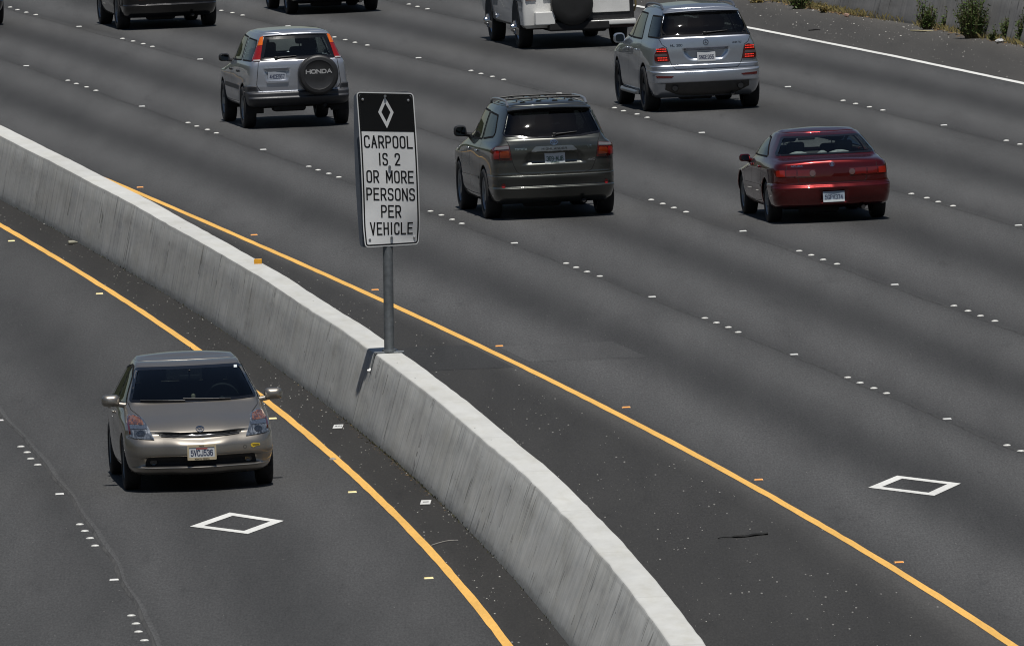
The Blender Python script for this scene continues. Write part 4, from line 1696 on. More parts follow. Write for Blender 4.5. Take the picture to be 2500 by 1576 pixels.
        for k in range(ns):
            a = 2 * math.pi * k / ns
            ca, sa = math.cos(a), math.sin(a)
            wd0, wd1 = .045 * 5 / ns + .012, .06 * 5 / ns + .012
            q = []
            for rr, xx, wd in ((.03, hw * .62, wd0), (rim_r * .55, hw * .70, (wd0 + wd1) / 2 * .85), (rim_r - .012, hw * .76, wd1)):
                for s, dx in ((-1, -.006), (0, .0), (1, -.006)):
                    yy, zz = rr * ca - s * wd * sa, rr * sa + s * wd * ca
                    q.append((xx + dx, yy, zz))
            rm.add(q + [(p[0] - .035, p[1], p[2]) for p in q], [(0, 1, 4, 3), (1, 2, 5, 4), (3, 4, 7, 6), (4, 5, 8, 7), (0, 3, 12, 9), (3, 6, 15, 12), (2, 11, 14, 5), (5, 14, 17, 8)])
        rm.lathe([(.07, hw * .5), (.065, hw * .68), (.035, hw * .74), (.001, hw * .75)], axis='x', n=18)
        rme = rm.mesh('rim', True)
        rme.set_sharp_from_angle(angle=math.radians(35))
        rme.materials.append(mat)
        dk = MB().lathe([(rim_r - .031, 0.0), (.001, 0.0)], axis='x', n=30).lathe([(rim_r - .031, .02), (.15, .028), (.001, .028)], axis='x', n=30)
        dme = dk.mesh('brake_disc', False)
        dme.materials.append(m_disc)
        for (wy, _) in S['wheels']:
            for sx in (-1, 1):
                e = bpy.data.objects.new('wheel', tme)
                COL.objects.link(e)
                e.parent = self.root
                e.location = (sx * (S['track'] - hw - tyre_in), wy, z if z is not None else r)
                e.rotation_euler = (random.uniform(0, 1.2), 0, 0 if sx > 0 else math.pi)
                link('rim', rme, parent=e)
                link('brake_disc', dme, parent=e)

    def mirror_pod(self, x, y, z, w, h, d, mat, glass_back=True, fold=0.0):
        """door mirrors both sides; x = inner end of the pod"""
        for sx in (-1, 1):
            b = MB()
            rings = []
            for k, (f, sc) in enumerate(((0.0, .80), (.12, .96), (.45, 1.0), (.8, .86), (1.0, .45))):
                yy = -d / 2 + f * d
                ol = rpoly([(0, -h / 2), (w, -h / 2 + h * .06), (w * .98, h / 2 - h * .05), (0.01, h / 2 - h * .04)], min(w, h) * .38, 5)
                rings.append([(sx * (x + w / 2 + (a - w / 2) * sc), y + yy, z + c * sc) for a, c in ol])
            b.loft(rings, True, True)
            # arm to the door
            b.tube([(sx * (x + .04), y, z - h * .28), (sx * (x - .03), y + .02, z - h * .36), (sx * (x - .10), y + .03, z - h * .42)], [.034, .034, .04], 8)
            o = b.build('door_mirror', mat, self.root, autosmooth=50)
            ol = rpoly([(0, -h / 2), (w, -h / 2 + h * .06), (w * .98, h / 2 - h * .05), (0.01, h / 2 - h * .04)], min(w, h) * .36, 5)
            g = MB().add([(sx * (x + w / 2 + (a - w / 2) * .74), y - d / 2 - .003, z + c * .74) for a, c in ol], [tuple(range(len(ol)))])
            go = g.build('mirror_glass', m_mirror, o)
            fix_facing(go, (0, -1, 0))

    def box_part(self, name, c, s, mat, bev=.01, parent=None, rot=None, autosmooth=40):
        return MB().box(c, s, bev, rot).build(name, mat, parent or self.root, autosmooth=autosmooth)

    def seats(self, rows, mat, dx=.37, hz=.0, headz=None):
        """rows: list of (y, base z, back height, n positions)"""
        for (y, zb, hb, xs, wd) in rows:
            for x in xs:
                b = MB()
                b.box((x, y + .22, zb), (wd, .5, .16), .06)
                b.box((x, y - .02, zb + hb / 2 + .02), (wd * .96, .14, hb), .06, Matrix.Rotation(math.radians(14), 3, 'X'))
                o = b.build('seat', mat, self.root, autosmooth=50)
                h = MB()
                h.box((x, y - .13, zb + hb + .15), (.25, .10, .19), .045, Matrix.Rotation(math.radians(8), 3, 'X'))
                h.tube([(x - .05, y - .1, zb + hb - .02), (x - .05, y - .12, zb + hb + .1)], .008, 6)
                h.tube([(x + .05, y - .1, zb + hb - .02), (x + .05, y - .12, zb + hb + .1)], .008, 6)
                h.build('headrest', mat, o, autosmooth=50)

    def cabin(self, y_dash, z_dash, y_rear_shelf=None, z_shelf=None, floor=.35, half=.66, wheel_x=-.37):
        b = MB()
        b.box((0, y_dash + .25, z_dash - .12), (half * 2, .6, .26), .06)
        b.box((0, y_dash - .5, floor + .12), (.2, 1.0, .3), .04)
        b.box((0, y_dash - 1.1, floor), (half * 2, 2.6, .05))
        b.build('dashboard', m_int, self.root, autosmooth=50)
        s = MB()
        pts = [(wheel_x + .185 * math.cos(a), y_dash - .16 + .075 * math.sin(a), z_dash + .02 + .165 * math.sin(a)) for a in np.linspace(0, 2 * math.pi, 25)]
        s.tube(pts, .014, 8, False)
        s.tube([(wheel_x, y_dash - .14, z_dash + .01), (wheel_x, y_dash + .1, z_dash - .06)], .04, 8)
        s.tube([(wheel_x - .18, y_dash - .16, z_dash + .02), (wheel_x + .18, y_dash - .16, z_dash + .02)], .014, 6)
        s.build('steering_wheel', m_int_grey, self.root, autosmooth=50)
        if y_rear_shelf is not None:
            self.box_part('parcel_shelf', (0, y_rear_shelf, z_shelf), (half * 2, .5, .04), m_int_grey, .01)

    def rear_view_mirror(self, y, z):
        b = MB().box((0, y, z), (.24, .03, .065), .012)
        b.tube([(0, y, z + .02), (0, y + .06, z + .09)], .01, 6)
        b.build('rear_view_mirror', m_int, self.root, autosmooth=50)

    def plate(self, axis, x, z, txt, ink, frame=None, tilt=0.0, y=None, bg=None, sub=None, w=.305, h=.155, bottom_txt=None, top_txt=None, chh=.062, chw=.026):
        """number plate standing just off the skin"""
        s = -1 if axis == 'rear' else 1
        hit = self.cast(axis, x, z - h * .3, 0)
        hit2 = self.cast(axis, x, z + h * .3, 0)
        yy = (min(hit.y, hit2.y) - .014) if axis == 'rear' else (max(hit.y, hit2.y) + .014)
        e = empty('license_plate', (x, yy, z), 0 if axis == 'rear' else math.pi, tilt)
        e.parent = self.root
        MB().box((0, .004, 0), (w, .006, h), .0025).build('plate_panel', bg or m_plate, e)
        if frame:
            ol = rpoly([(-w / 2 - .012, -h / 2 - .012), (w / 2 + .012, -h / 2 - .012), (w / 2 + .012, h / 2 + .012), (-w / 2 - .012, h / 2 + .012)], .012, 3)
            il = rpoly([(-w / 2 + .008, -h / 2 + .020), (w / 2 - .008, -h / 2 + .020), (w / 2 - .008, h / 2 - .018), (-w / 2 + .008, h / 2 - .018)], .01, 3)
            V, Fs = fill2d(ol, [il], .05)
            o = MB().add([(a, -.004, b) for a, b in V], Fs).build('plate_frame', frame, e)
            fix_facing(o, (0, -1, 0))
        pr = lambda a, b, ee: (a, -.0005 - ee, b)
        if txt:
            m = MB()
            strokes_mesh(m, text_strokes(txt, 0, -h * .5 + .040, chh, chw, .0125), .0095, pr)
            o = m.build('plate_lettering', ink, e)
            fix_facing(o, (0, -1, 0))
        if sub:
            for (zz, col, ww, hh) in sub:
                o = MB().add([(-ww / 2, -.0012, zz), (ww / 2, -.0012, zz), (ww / 2, -.0012, zz + hh), (-ww / 2, -.0012, zz + hh)], [(0, 1, 2, 3)]).build('plate_band', col, e)
                fix_facing(o, (0, -1, 0))
        for tx, zz, hh, col in (bottom_txt or []):
            m = MB()
            strokes_mesh(m, text_strokes(tx, 0, zz, hh, hh * .62, hh * .25), hh * .2, lambda a, b, ee: (a, -.0055 - ee, b))
            o = m.build('plate_small_lettering', col, e)
            fix_facing(o, (0, -1, 0))
        return e

    def wiper(self, x0, z0, x1, z1, axis='rear'):
        b = MB()
        n = 8
        pts = [tuple(self.cast(axis, x0 + (x1 - x0) * i / n, z0 + (z1 - z0) * i / n, .018)) for i in range(n + 1)]
        b.tube(pts, [.016, .015, .013, .011, .009, .008, .008, .007, .006], 8)
        p = self.cast(axis, x0, z0, .012)
        b.box(tuple(p), (.06, .05, .05), .012)
        return b.build('wiper', m_blk, self.root, autosmooth=50)

    def emblem_ring(self, axis, x, z, r, wd, mat, kind, off=.006, sx=1.25):
        """round badge: three-point star, triple-oval or calliper"""
        b = MB()
        P = lambda a, c: tuple(self.cast(axis, x + a, z + c, off))
        def loop(cx, cz, rx, rz, w_):
            L, R_ = ribbon([(cx + rx * math.cos(t), cz + rz * math.sin(t)) for t in np.linspace(0, 2 * math.pi, 29)[:-1]], w_, True)
            n = len(L)
            b.add([P(*p) for p in L] + [P(*p) for p in R_], [(i, (i + 1) % n, n + (i + 1) % n, n + i) for i in range(n)])
        if kind == 'star':
            loop(0, 0, r, r, wd)
            for a in (90, 210, 330):
                a = math.radians(a)
                t = (r * math.cos(a), r * math.sin(a))
                s1 = (.16 * r * math.cos(a + 1.3), .16 * r * math.sin(a + 1.3))
                s2 = (.16 * r * math.cos(a - 1.3), .16 * r * math.sin(a - 1.3))
                b.add([P(*t), P(*s1), P(0, 0), P(*s2)], [(0, 1, 2, 3)])
        elif kind == 'ovals':
            loop(0, 0, r * sx, r * .85, wd)
            loop(0, r * .30, r * sx * .66, r * .40, wd * .8)
            loop(0, -r * .08, r * .36, r * .66, wd * .8)
        else:
            loop(0, 0, r, r * 1.05, wd)
            for s in (-1, 1):
                L, R_ = ribbon([(s * .12 * r, -r * .75), (s * .3 * r, r * .7)], wd * 1.3)
                b.add([P(*L[0]), P(*L[1]), P(*R_[1]), P(*R_[0])], [(0, 1, 2, 3)])
            L, R_ = ribbon([(-.2 * r, 0), (.2 * r, 0)], wd * 1.2)
            b.add([P(*L[0]), P(*L[1]), P(*R_[1]), P(*R_[0])], [(0, 1, 2, 3)])
        o = link('badge', mesh('badge', b.v, b.f, True), mat, self.root)
        fix_facing(o, AX[axis][2])
        return o

    def rails(self, x, y0, y1, z, mat, h=.045, r=.016, cross=()):
        for sx in (-1, 1):
            b = MB()
            n = 12
            pts = []
            for i in range(n + 1):
                f = i / n
                y = y0 + (y1 - y0) * f
                zz = self.cast('top', sx * x, y, 0).z + h * min(1, math.sin(math.pi * f) * 4)
                pts.append((sx * x, y, zz))
            b.tube(pts, r, 10)
            b.build('roof_rail', mat, self.root, autosmooth=50)
        for y in cross:
            z1 = self.cast('top', 0, y, 0).z
            za = self.cast('top', x, y, 0).z + h
            MB().tube([(-x, y, za), (-x * .5, y, max(za, z1 + .02)), (x * .5, y, max(za, z1 + .02)), (x, y, za)], .014, 8).build('roof_crossbar', m_blk, self.root, autosmooth=50)

    def warp_z(self, zi, zo):
        """fine-tune heights after building: piecewise-linear map of z for every part but the wheels"""
        done = set()
        for o in self.root.children_recursive:
            if o.type != 'MESH' or o.name.startswith(('wheel', 'rim', 'brake', 'plate_')) or o.data.name in done:
                continue
            if o.location.length > 1e-6:
                continue
            done.add(o.data.name)
            n = len(o.data.vertices)
            co = np.empty(n * 3)
            o.data.vertices.foreach_get('co', co)
            co = co.reshape(-1, 3)
            co[:, 2] = np.interp(co[:, 2], zi, zo)
            o.data.vertices.foreach_set('co', co.ravel())
            o.data.update()
        for o in self.root.children:
            if o.name.startswith('license_plate'):
                o.location.z = float(np.interp(o.location.z, zi, zo))

    def place(self, cx, cY, yaw_slope, wb_off, reverse=False, scale=1.0, zscale=None, yscale=None):
        d = Vector((yaw_slope, 1.0)).normalized()
        if reverse:
            d = -d
        p = Vector((cx, cY - 230.0)) + d * wb_off * (yscale or scale)
        self.root.location = (p.x, p.y, 0)
        self.root.rotation_euler = (0, 0, math.atan2(-d.x, d.y))
        self.root.scale = (scale, yscale or scale, zscale or scale)


def sides(fn):
    for ax, s in (('left', -1), ('right', 1)):
        fn(ax, s)


# ---------------------------------------------------------------- dark green sport utility
def spec_suv():
    return dict(
        z0=.23, z1=1.69, crown=.03, y_rear=-2.42, y_front=2.36, wheels=[(-1.395, .37), (1.395, .37)], track=.955, floor=.26, sill=.86,
        rear=[(.23, .26), (.28, .17), (.36, .085), (.44, .03), (.458, .015), (.468, .008), (.478, .03), (.49, .055), (.53, .05), (.62, .012), (.645, .012), (.656, .03), (.664, .072), (.70, .08), (.80, .075), (.88, .075),
              (.98, .06), (1.08, .065), (1.16, .085), (1.185, .10), (1.20, .118), (1.30, .182), (1.45, .295), (1.58, .405), (1.62, .44), (1.66, .49), (1.69, .57)],
        wr=[(.23, .80), (.3, .87), (.5, .905), (.66, .905), (.85, .905), (1.0, .90), (1.06, .885), (1.10, .85), (1.14, .80), (1.2, .765), (1.25, .745), (1.45, .675), (1.6, .615), (1.66, .57), (1.69, .50)],
        wm=[(.23, .86), (.3, .92), (.5, .955), (.8, .955), (1.0, .945), (1.08, .915), (1.14, .89), (1.3, .83), (1.5, .745), (1.6, .69), (1.66, .63), (1.69, .55)],
        wf=[(.23, .82), (.3, .89), (.5, .93), (.85, .93), (1.0, .89), (1.12, .83), (1.2, .75), (1.5, .66), (1.62, .62), (1.66, .57), (1.69, .50)],
        front=[(.23, -.1), (.3, -.02), (.55, 0), (.75, -.03), (.9, -.12), (.98, -.3), (1.05, -.7), (1.12, -1.1), (1.17, -1.25), (1.35, -1.55), (1.55, -1.95), (1.62, -2.15), (1.66, -2.3), (1.69, -2.45)],
        cr=[(.2, .2), (.64, .22), (.67, .18), (1.0, .17), (1.1, .15), (1.2, .13), (1.6, .12)], cf=[(.2, .3), (.9, .3), (1.2, .15), (1.6, .12)],
        br=.055, bf=.08, dr=0.0, df=[(.2, 0), (.85, 0), (.95, .05), (1.1, .03), (1.2, 0), (1.7, 0)],
        dents=[('rear', [(-.38, 1.0), (.38, 1.0), (.47, .80), (-.47, .80)], .035, .05)])


p_green = car_paint('paint_olive_grey', (.068, .072, .066), .72, .30)
car = Car('sport_utility', 'dark olive green sport utility with roof rails, right beside the carpool sign', 'car', spec_suv(), p_green)
rw = rpoly([(-.605, 1.585), (-.725, 1.27), (-.70, 1.235), (-.40, 1.20), (0, 1.188), (.40, 1.20), (.70, 1.235), (.725, 1.27), (.605, 1.585)], [.05, .03, .03, .1, .1, .1, .03, .03, .05], 4)
car.window('rear_window', 'rear', rw, g_dark, .025)
car.window('windscreen', 'front', rpoly([(-.64, 1.19), (.64, 1.19), (.555, 1.57), (-.555, 1.57)], .05), g_front, .035)


def suv_sides(ax, s):
    for nm, ol in (('front_door_window', [(.86, 1.14), (.33, 1.53), (.06, 1.57), (.06, 1.13)]), ('rear_door_window', [(-.02, 1.13), (-.02, 1.57), (-.80, 1.565), (-.98, 1.15)]),
                   ('quarter_window', [(-1.07, 1.16), (-.90, 1.56), (-1.55, 1.53), (-1.78, 1.28), (-1.74, 1.21)])):
        car.window(nm, ax, rpoly(ol, .05), g_dark if nm != 'front_door_window' else g_side, .03)
    car.seam('door_seam', ax, [[(1.0, 1.1), (1.02, .5), (.95, .35), (.06, .33), (.02, 1.12)], [(.02, .33), (-.85, .34), (-1.02, .62), (-1.03, 1.13)]])
    car.seam('side_moulding', ax, [[(.95, .56), (-.9, .585)]], .035, p_green, .008)
    for y in (.12, -.78):
        p = car.cast(ax, y, .98, .02)
        car.box_part('door_handle', tuple(p), (.03, .18, .03), m_chrome, .01)


sides(suv_sides)
# lamps
for s in (1, -1):
    f = (lambda P: P) if s > 0 else mirror
    lamp = car.patch('tail_lamp', 'rear', rpoly(f([(.665, 1.105), (.855, 1.085), (.893, 1.0), (.893, .895), (.625, .885), (.645, 1.0)]), .02), m_red_d, .012, thick=.03)
    car.patch('amber_segment', 'rear', rpoly(f([(.672, 1.03), (.80, 1.015), (.80, .925), (.655, .92)]), .02), plain('lens_orange_brown', (.19, .026, .005), .12, coat=1.0), .0165, parent=lamp)
    car.patch('red_segment', 'rear', rpoly(f([(.81, 1.035), (.875, 1.02), (.883, .915), (.81, .915)]), .02), m_red_l, .0165, parent=lamp)
    car.patch('clear_cap', 'rear', rpoly(f([(.668, 1.10), (.85, 1.08), (.872, 1.045), (.664, 1.055)]), .012), plain('lens_clear_dim', (.20, .19, .19), .12, .2, coat=1.0), .0170, parent=lamp)
    car.patch('lamp_wrap', 'right' if s > 0 else 'left', rpoly([(-2.235, 1.085), (-2.06, 1.04), (-2.03, .99), (-2.10, .90), (-2.235, .895)], .02), m_red_d, .010, thick=.02, parent=lamp)
    car.patch('side_reflector', 'rear', oval(s * .765, .515, .028, .034, 18), m_red_l, .006, thick=.01)
car.seam('tailgate_seam', 'rear', [[(-.72, 1.24), (-.66, 1.11), (-.625, .88), (-.60, .80), (-.56, .715), (-.53, .69), (-.45, .676), (.45, .676), (.53, .69), (.56, .715), (.60, .80), (.625, .88), (.66, 1.11), (.72, 1.24)]], .009)
# spoiler lip, high brake lamp, garnish
sp = MB()
ol = []
for x in np.linspace(-.62, .62, 25):
    k = abs(x) / .62
    p = car.cast('rear', x * .97, 1.60, 0)
    ol.append((x, p.y, k))
rings = [[(x, y + .10, 1.655 - .035 * k * k) for x, y, k in ol], [(x, y - .045, 1.648 - .03 * k * k) for x, y, k in ol], [(x, y - .085, 1.628 - .028 * k * k) for x, y, k in ol], [(x, y - .075, 1.612 - .03 * k * k) for x, y, k in ol], [(x, y + .05, 1.60 - .03 * k * k) for x, y, k in ol]]
sp.loft(rings, False)
sp.build('roof_spoiler', p_green, car.root, autosmooth=60)
car.patch('chrome_garnish', 'rear', rpoly([(-.275, 1.072), (.275, 1.072), (.345, 1.0), (-.345, 1.0)], .02), plain('satin_chrome', (.34, .35, .36), .28, .9), .03, thick=.04)
car.text('lettering', 'rear', 'HIGHLANDER', 0, 1.022, .026, .028, .012, .006, m_blk, .033)
car.text('lettering', 'rear', 'TOYOTA', -.49, 1.03, .026, .022, .008, .005, m_chrome, .003)
car.text('lettering', 'rear', 'V6', .53, 1.03, .028, .026, .009, .006, m_chrome, .003)
car.text('lettering', 'rear', '4WD', .55, .835, .028, .028, .008, .006, m_chrome, .003, slant=.3)
car.emblem_ring('rear', 0, 1.128, .042, .008, m_chrome, 'ovals', .008)
car.plate('rear', .01, .892, '369-MJB', m_plate_green, bg=m_plate, sub=[(-.072, m_sticker, .29, .03)], bottom_txt=[('COLORADO', -.068, .018, m_plate_green)], chw=.024)
o = car.box_part('registration_sticker', (.12, 0, 0), (.03, .002, .028), m_red_l, .0)
o.location = (0, car.cast('rear', .13, .84, .02).y, .832)
car.wiper(.02, 1.235, .36, 1.262)
car.mirror_pod(.875, .86, 1.20, .20, .18, .16, m_blk)
car.finish((.37, .055), (lambda c: c.z < .662 and c.y < -1.62, p_green), (lambda c: c.z < .72 and c.y > 1.86, p_green))
car.wheels(.37, .245, .245, 'five', m_alloy)
car.rails(.585, -1.75, .2, 1.7, plain('rail_silver', (.42, .43, .45), .3, .8), .05, .02, cross=(-1.2, -.3))
car.cabin(.95, 1.12)
car.seats([(.15, .62, .62, (-.38, .38), .5), (-.75, .62, .6, (-.42, .05, .42), .42)], m_int)
for k in (-.36, -.12, .12, .36):
    b = MB()
    for y0 in (-1.55, -.3):
        pass
    pts0 = [car.cast('top', k - .045, y, .001) for y in np.linspace(-1.75, .1, 14)]
    pts1 = [car.cast('top', k - .03, y, .014) for y in np.linspace(-1.72, .07, 14)]
    pts2 = [car.cast('top', k + .03, y, .014) for y in np.linspace(-1.72, .07, 14)]
    pts3 = [car.cast('top', k + .045, y, .001) for y in np.linspace(-1.75, .1, 14)]
    b.loft([pts0, pts1, pts2, pts3], False)
    o = b.build('roof_rib', p_green, car.root, autosmooth=50)
car.place(0.60, 252.94, math.tan(math.radians(-7.42)), 1.395)

# ---------------------------------------------------------------- bright silver sport utility with lit lamps
p_silver = car_paint('paint_bright_silver', (.49, .525, .585), .80, .28, .08)
S = spec_suv()
S.update(y_rear=-2.43, y_front=2.36, wheels=[(-1.455, .375), (1.455, .375)], track=.955, z1=1.72, floor=.28,
         rear=[(.23, .30), (.29, .2), (.40, .10), (.46, .06), (.475, .045), (.485, .02), (.50, .008), (.60, 0), (.655, .004), (.68, .035), (.688, .07), (.71, .078), (.752, .052), (.762, .048), (.772, .085), (.85, .085), (1.0, .08), (1.1, .085),
               (1.19, .095), (1.222, .105), (1.236, .128), (1.4, .238), (1.6, .405), (1.64, .44), (1.68, .49), (1.705, .55), (1.72, .62)],
         wr=[(.23, .80), (.3, .86), (.5, .905), (.66, .905), (.76, .895), (.9, .875), (1.06, .84), (1.15, .80), (1.22, .775), (1.25, .765), (1.45, .69), (1.62, .625), (1.68, .58), (1.72, .49)],
         wm=[(.23, .86), (.3, .92), (.5, .955), (.8, .96), (1.0, .945), (1.1, .92), (1.18, .885), (1.3, .84), (1.5, .76), (1.62, .70), (1.68, .64), (1.72, .55)],
         front=[(.23, -.1), (.3, -.02), (.55, 0), (.75, -.03), (.93, -.12), (1.0, -.3), (1.08, -.7), (1.15, -1.1), (1.2, -1.2), (1.38, -1.5), (1.58, -1.9), (1.65, -2.1), (1.69, -2.3), (1.72, -2.5)],
         wf=[(.23, .82), (.3, .89), (.5, .93), (.88, .93), (1.0, .90), (1.12, .85), (1.2, .78), (1.5, .68), (1.65, .62), (1.72, .50)],
         dents=[('rear', rpoly([(-.385, 1.05), (.385, 1.05), (.36, .94), (.27, .84), (-.27, .84), (-.36, .94)], .05), .035, .035)])
car = Car('sport_utility', 'bright silver sport utility with glowing red tail lights, nearest the white edge line', 'car', S, p_silver)
rw = rpoly([(-.625, 1.615), (-.775, 1.24), (.775, 1.24), (.625, 1.615)], .03, 4)
car.window('rear_window', 'rear', rw, g_dark, .03)
car.window('windscreen', 'front', rpoly([(-.65, 1.22), (.65, 1.22), (.57, 1.60), (-.57, 1.60)], .05), g_front, .035)


def ml_sides(ax, s):
    for nm, ol in (('front_door_window', [(.98, 1.18), (.42, 1.56), (.06, 1.6), (.06, 1.17)]), ('rear_door_window', [(-.02, 1.17), (-.02, 1.6), (-.86, 1.6), (-1.10, 1.18)]),
                   ('quarter_window', [(-1.52, 1.225), (-1.33, 1.58), (-1.92, 1.58), (-2.24, 1.24), (-2.22, 1.225)])):
        car.window(nm, ax, rpoly(ol, .04), g_dark if nm != 'front_door_window' else g_side, .03)
    car.seam('door_seam', ax, [[(1.1, 1.12), (1.12, .5), (1.0, .36), (.06, .34), (.02, 1.16)], [(.02, .34), (-.85, .35), (-1.04, .62), (-1.14, 1.16)]])
    for y in (.12, -.85):
        p = car.cast(ax, y, 1.0, .02)
        car.box_part('door_handle', tuple(p), (.03, .2, .03), p_silver, .01)
    p = car.cast(ax, 0, .34, .0)
    MB().tube([(p.x * 1.0 + s * .02, -.92, .30), (p.x + s * .04, -.8, .29), (p.x + s * .04, .8, .29), (p.x + s * .02, .92, .30)], .035, 10).build('running_board', m_alloy, car.root, autosmooth=50)


sides(ml_sides)
for s in (1, -1):
    f = (lambda P: P) if s > 0 else mirror
    lamp = car.patch('tail_lamp', 'rear', rpoly(f([(.655, 1.065), (.72, 1.085), (.80, 1.05), (.842, .96), (.848, .86), (.80, .835), (.60, .838), (.63, .96)]), .03), m_red_d, .012, thick=.03)
    car.patch('reversing_lens', 'rear', rpoly(f([(.655, .972), (.835, .972), (.838, .930), (.645, .930)]), .01), plain('lens_smoke', (.10, .075, .08), .15, coat=1.0), .0165, parent=lamp)
    for z in (1.048, 1.012, .905, .868):
        for i in range(6):
            x = .672 + i * .026 - (1.05 - z) * .08
            car.patch('led_segment', 'rear', rpoly([(s * x - .010, z - .008), (s * x + .010, z - .008), (s * x + .010, z + .008), (s * x - .010, z + .008)], .004, 2), m_led, .0190, step=.02, parent=lamp)
    car.patch('bumper_reflector', 'rear', rpoly(f([(.56, .60), (.85, .615), (.835, .572), (.60, .568)]), .01), m_red_d, .005, thick=.008)
car.seam('tailgate_seam', 'rear', [[(-.77, 1.235), (-.72, 1.12), (-.65, 1.07), (-.60, .84), (-.575, .775), (-.52, .71), (-.50, .70), (.50, .70), (.52, .71), (.575, .775), (.60, .84), (.65, 1.07), (.72, 1.12), (.77, 1.235)]], .009)
sp = MB()
ol = []
for x in np.linspace(-.63, .63, 25):
    k = abs(x) / .63
    ol.append((x, car.cast('rear', x * .96, 1.62, 0).y, k))
sp.loft([[(x, y + .10, 1.69 - .045 * k * k) for x, y, k in ol], [(x, y - .03, 1.675 - .035 * k * k) for x, y, k in ol], [(x, y - .055, 1.652 - .03 * k * k) for x, y, k in ol], [(x, y + .06, 1.635 - .03 * k * k) for x, y, k in ol]], False)
sp.build('roof_spoiler', p_silver, car.root, autosmooth=60)
car.patch('grab_handle', 'rear', rpoly([(-.375, 1.052), (.375, 1.052), (.36, 1.01), (-.36, 1.01)], .015), plain('handle_chrome', (.28, .29, .32), .25, .9), .03, thick=.03)
car.text('lettering', 'rear', 'ML 350', -.49, 1.085, .032, .026, .008, .007, plain('badge_dark', (.10, .10, .11), .2, .8), .003)
car.text('lettering', 'rear', '4MATIC', .52, 1.10, .026, .021, .007, .005, MATS['badge_dark'], .003, slant=.25)
car.emblem_ring('rear', .0, 1.135, .042, .009, MATS['badge_dark'], 'star', .006)
car.plate('rear', .0, .898, '6NGE955', m_plate_blue, chw=.024)
car.wiper(.0, 1.285, .38, 1.31)
skid = MB()
xs = np.linspace(-.70, .70, 23)
yr_ = [car.cast('rear', x, .50, 0).y for x in xs]
skid.loft([[(x, y + .03, .492 - .0 * abs(x)) for x, y in zip(xs, yr_)], [(x, y + .002, .485) for x, y in zip(xs, yr_)], [(x, y + .012, .465) for x, y in zip(xs, yr_)], [(x, y + .05, .33 + .06 * (abs(x) / .7)**4) for x, y in zip(xs, yr_)], [(x, y + .2, .26 + .1 * (abs(x) / .7)**4) for x, y in zip(xs, yr_)]], False)
skid.build('skid_plate', plain('skid_grey', (.075, .072, .07), .5, .4), car.root, autosmooth=60)
for s in (-1, 1):
    b = MB().tube([(s * .55, -2.05, .40), (s * .55, -2.40, .40)], .055, 16, False).tube([(s * .55, -2.06, .40), (s * .55, -2.395, .40)], .048, 16)
    b.build('exhaust_tip', m_blk, car.root, autosmooth=50)
car.mirror_pod(.87, .95, 1.13, .20, .185, .17, p_silver)
car.finish((.375, .06), (lambda c: c.z < .69 and c.y < -1.68, p_silver), (lambda c: c.z < .72 and c.y > 1.93, p_silver))
car.wheels(.375, .255, .25, 'five', m_alloy_d)
car.rails(.60, -1.70, .3, 1.75, plain('rail_blue_grey', (.20, .21, .24), .35, .7), .05, .02)
car.cabin(1.0, 1.16)
car.seats([(.2, .64, .62, (-.38, .38), .5), (-.75, .64, .6, (-.42, .05, .42), .42)], m_int)
car.place(3.27, 283.84, math.tan(math.radians(-7.78)), 1.455)

# ---------------------------------------------------------------- small silver sport utility with spare wheel
p_silver2 = car_paint('paint_pale_silver', (.46, .48, .53), .72, .33, .10)
m_bump = plain('bumper_charcoal', (.032, .034, .040), .5, .0, coat=.12, var=.15, coat_rough=.2)
S = spec_suv()
S.update(z0=.36, z1=1.655, crown=.03, y_rear=-2.16, y_front=2.05, wheels=[(-1.31, .345), (1.31, .345)], track=.875, floor=.36, sill=.78,
         rear=[(.36, .2), (.39, .12), (.44, .045), (.50, .0), (.512, .0), (.52, .012), (.53, .022), (.585, .02), (.598, .03), (.608, .06), (.612, .08), (.618, .088), (.63, .09), (.7, .085), (.9, .08), (1.05, .085), (1.11, .095), (1.128, .102), (1.14, .118), (1.3, .19), (1.5, .285), (1.55, .315), (1.585, .35), (1.62, .42), (1.655, .54)],
         wr=[(.36, .78), (.4, .825), (.5, .84), (.62, .845), (.7, .84), (.72, .825), (.9, .81), (1.04, .79), (1.1, .765), (1.14, .735), (1.3, .67), (1.55, .58), (1.61, .54), (1.655, .47)],
         wm=[(.36, .82), (.42, .855), (.6, .872), (.8, .872), (.95, .86), (1.05, .84), (1.12, .81), (1.3, .74), (1.5, .655), (1.57, .615), (1.62, .57), (1.655, .50)],
         wf=[(.36, .80), (.42, .84), (.5, .855), (.8, .855), (.95, .82), (1.05, .77), (1.15, .70), (1.5, .60), (1.58, .56), (1.62, .52), (1.655, .46)],
         front=[(.36, -.06), (.5, 0), (.7, -.02), (.85, -.1), (.93, -.25), (1.0, -.65), (1.05, -.95), (1.12, -1.1), (1.3, -1.35), (1.5, -1.68), (1.57, -1.85), (1.62, -2.0), (1.655, -2.15)],
         cr=[(.3, .16), (.62, .16), (.72, .13), (1.1, .12), (1.2, .10), (1.6, .10)],
         dents=[('rear', rpoly([(-.57, 1.0), (-.15, 1.0), (-.155, .92), (-.2, .79), (-.52, .79), (-.56, .92)], .03), .02, .03)])
car = Car('compact_sport_utility', 'small silver sport utility with a black-covered spare wheel on its tailgate', 'car', S, p_silver2)
rw = rpoly([(-.515, 1.55), (-.63, 1.14), (.63, 1.14), (.515, 1.55)], .04, 4)
car.window('rear_window', 'rear', rw, g_clear, .055)
car.window('windscreen', 'front', rpoly([(-.60, 1.13), (.60, 1.13), (.53, 1.52), (-.53, 1.52)], .05), g_clear, .035)


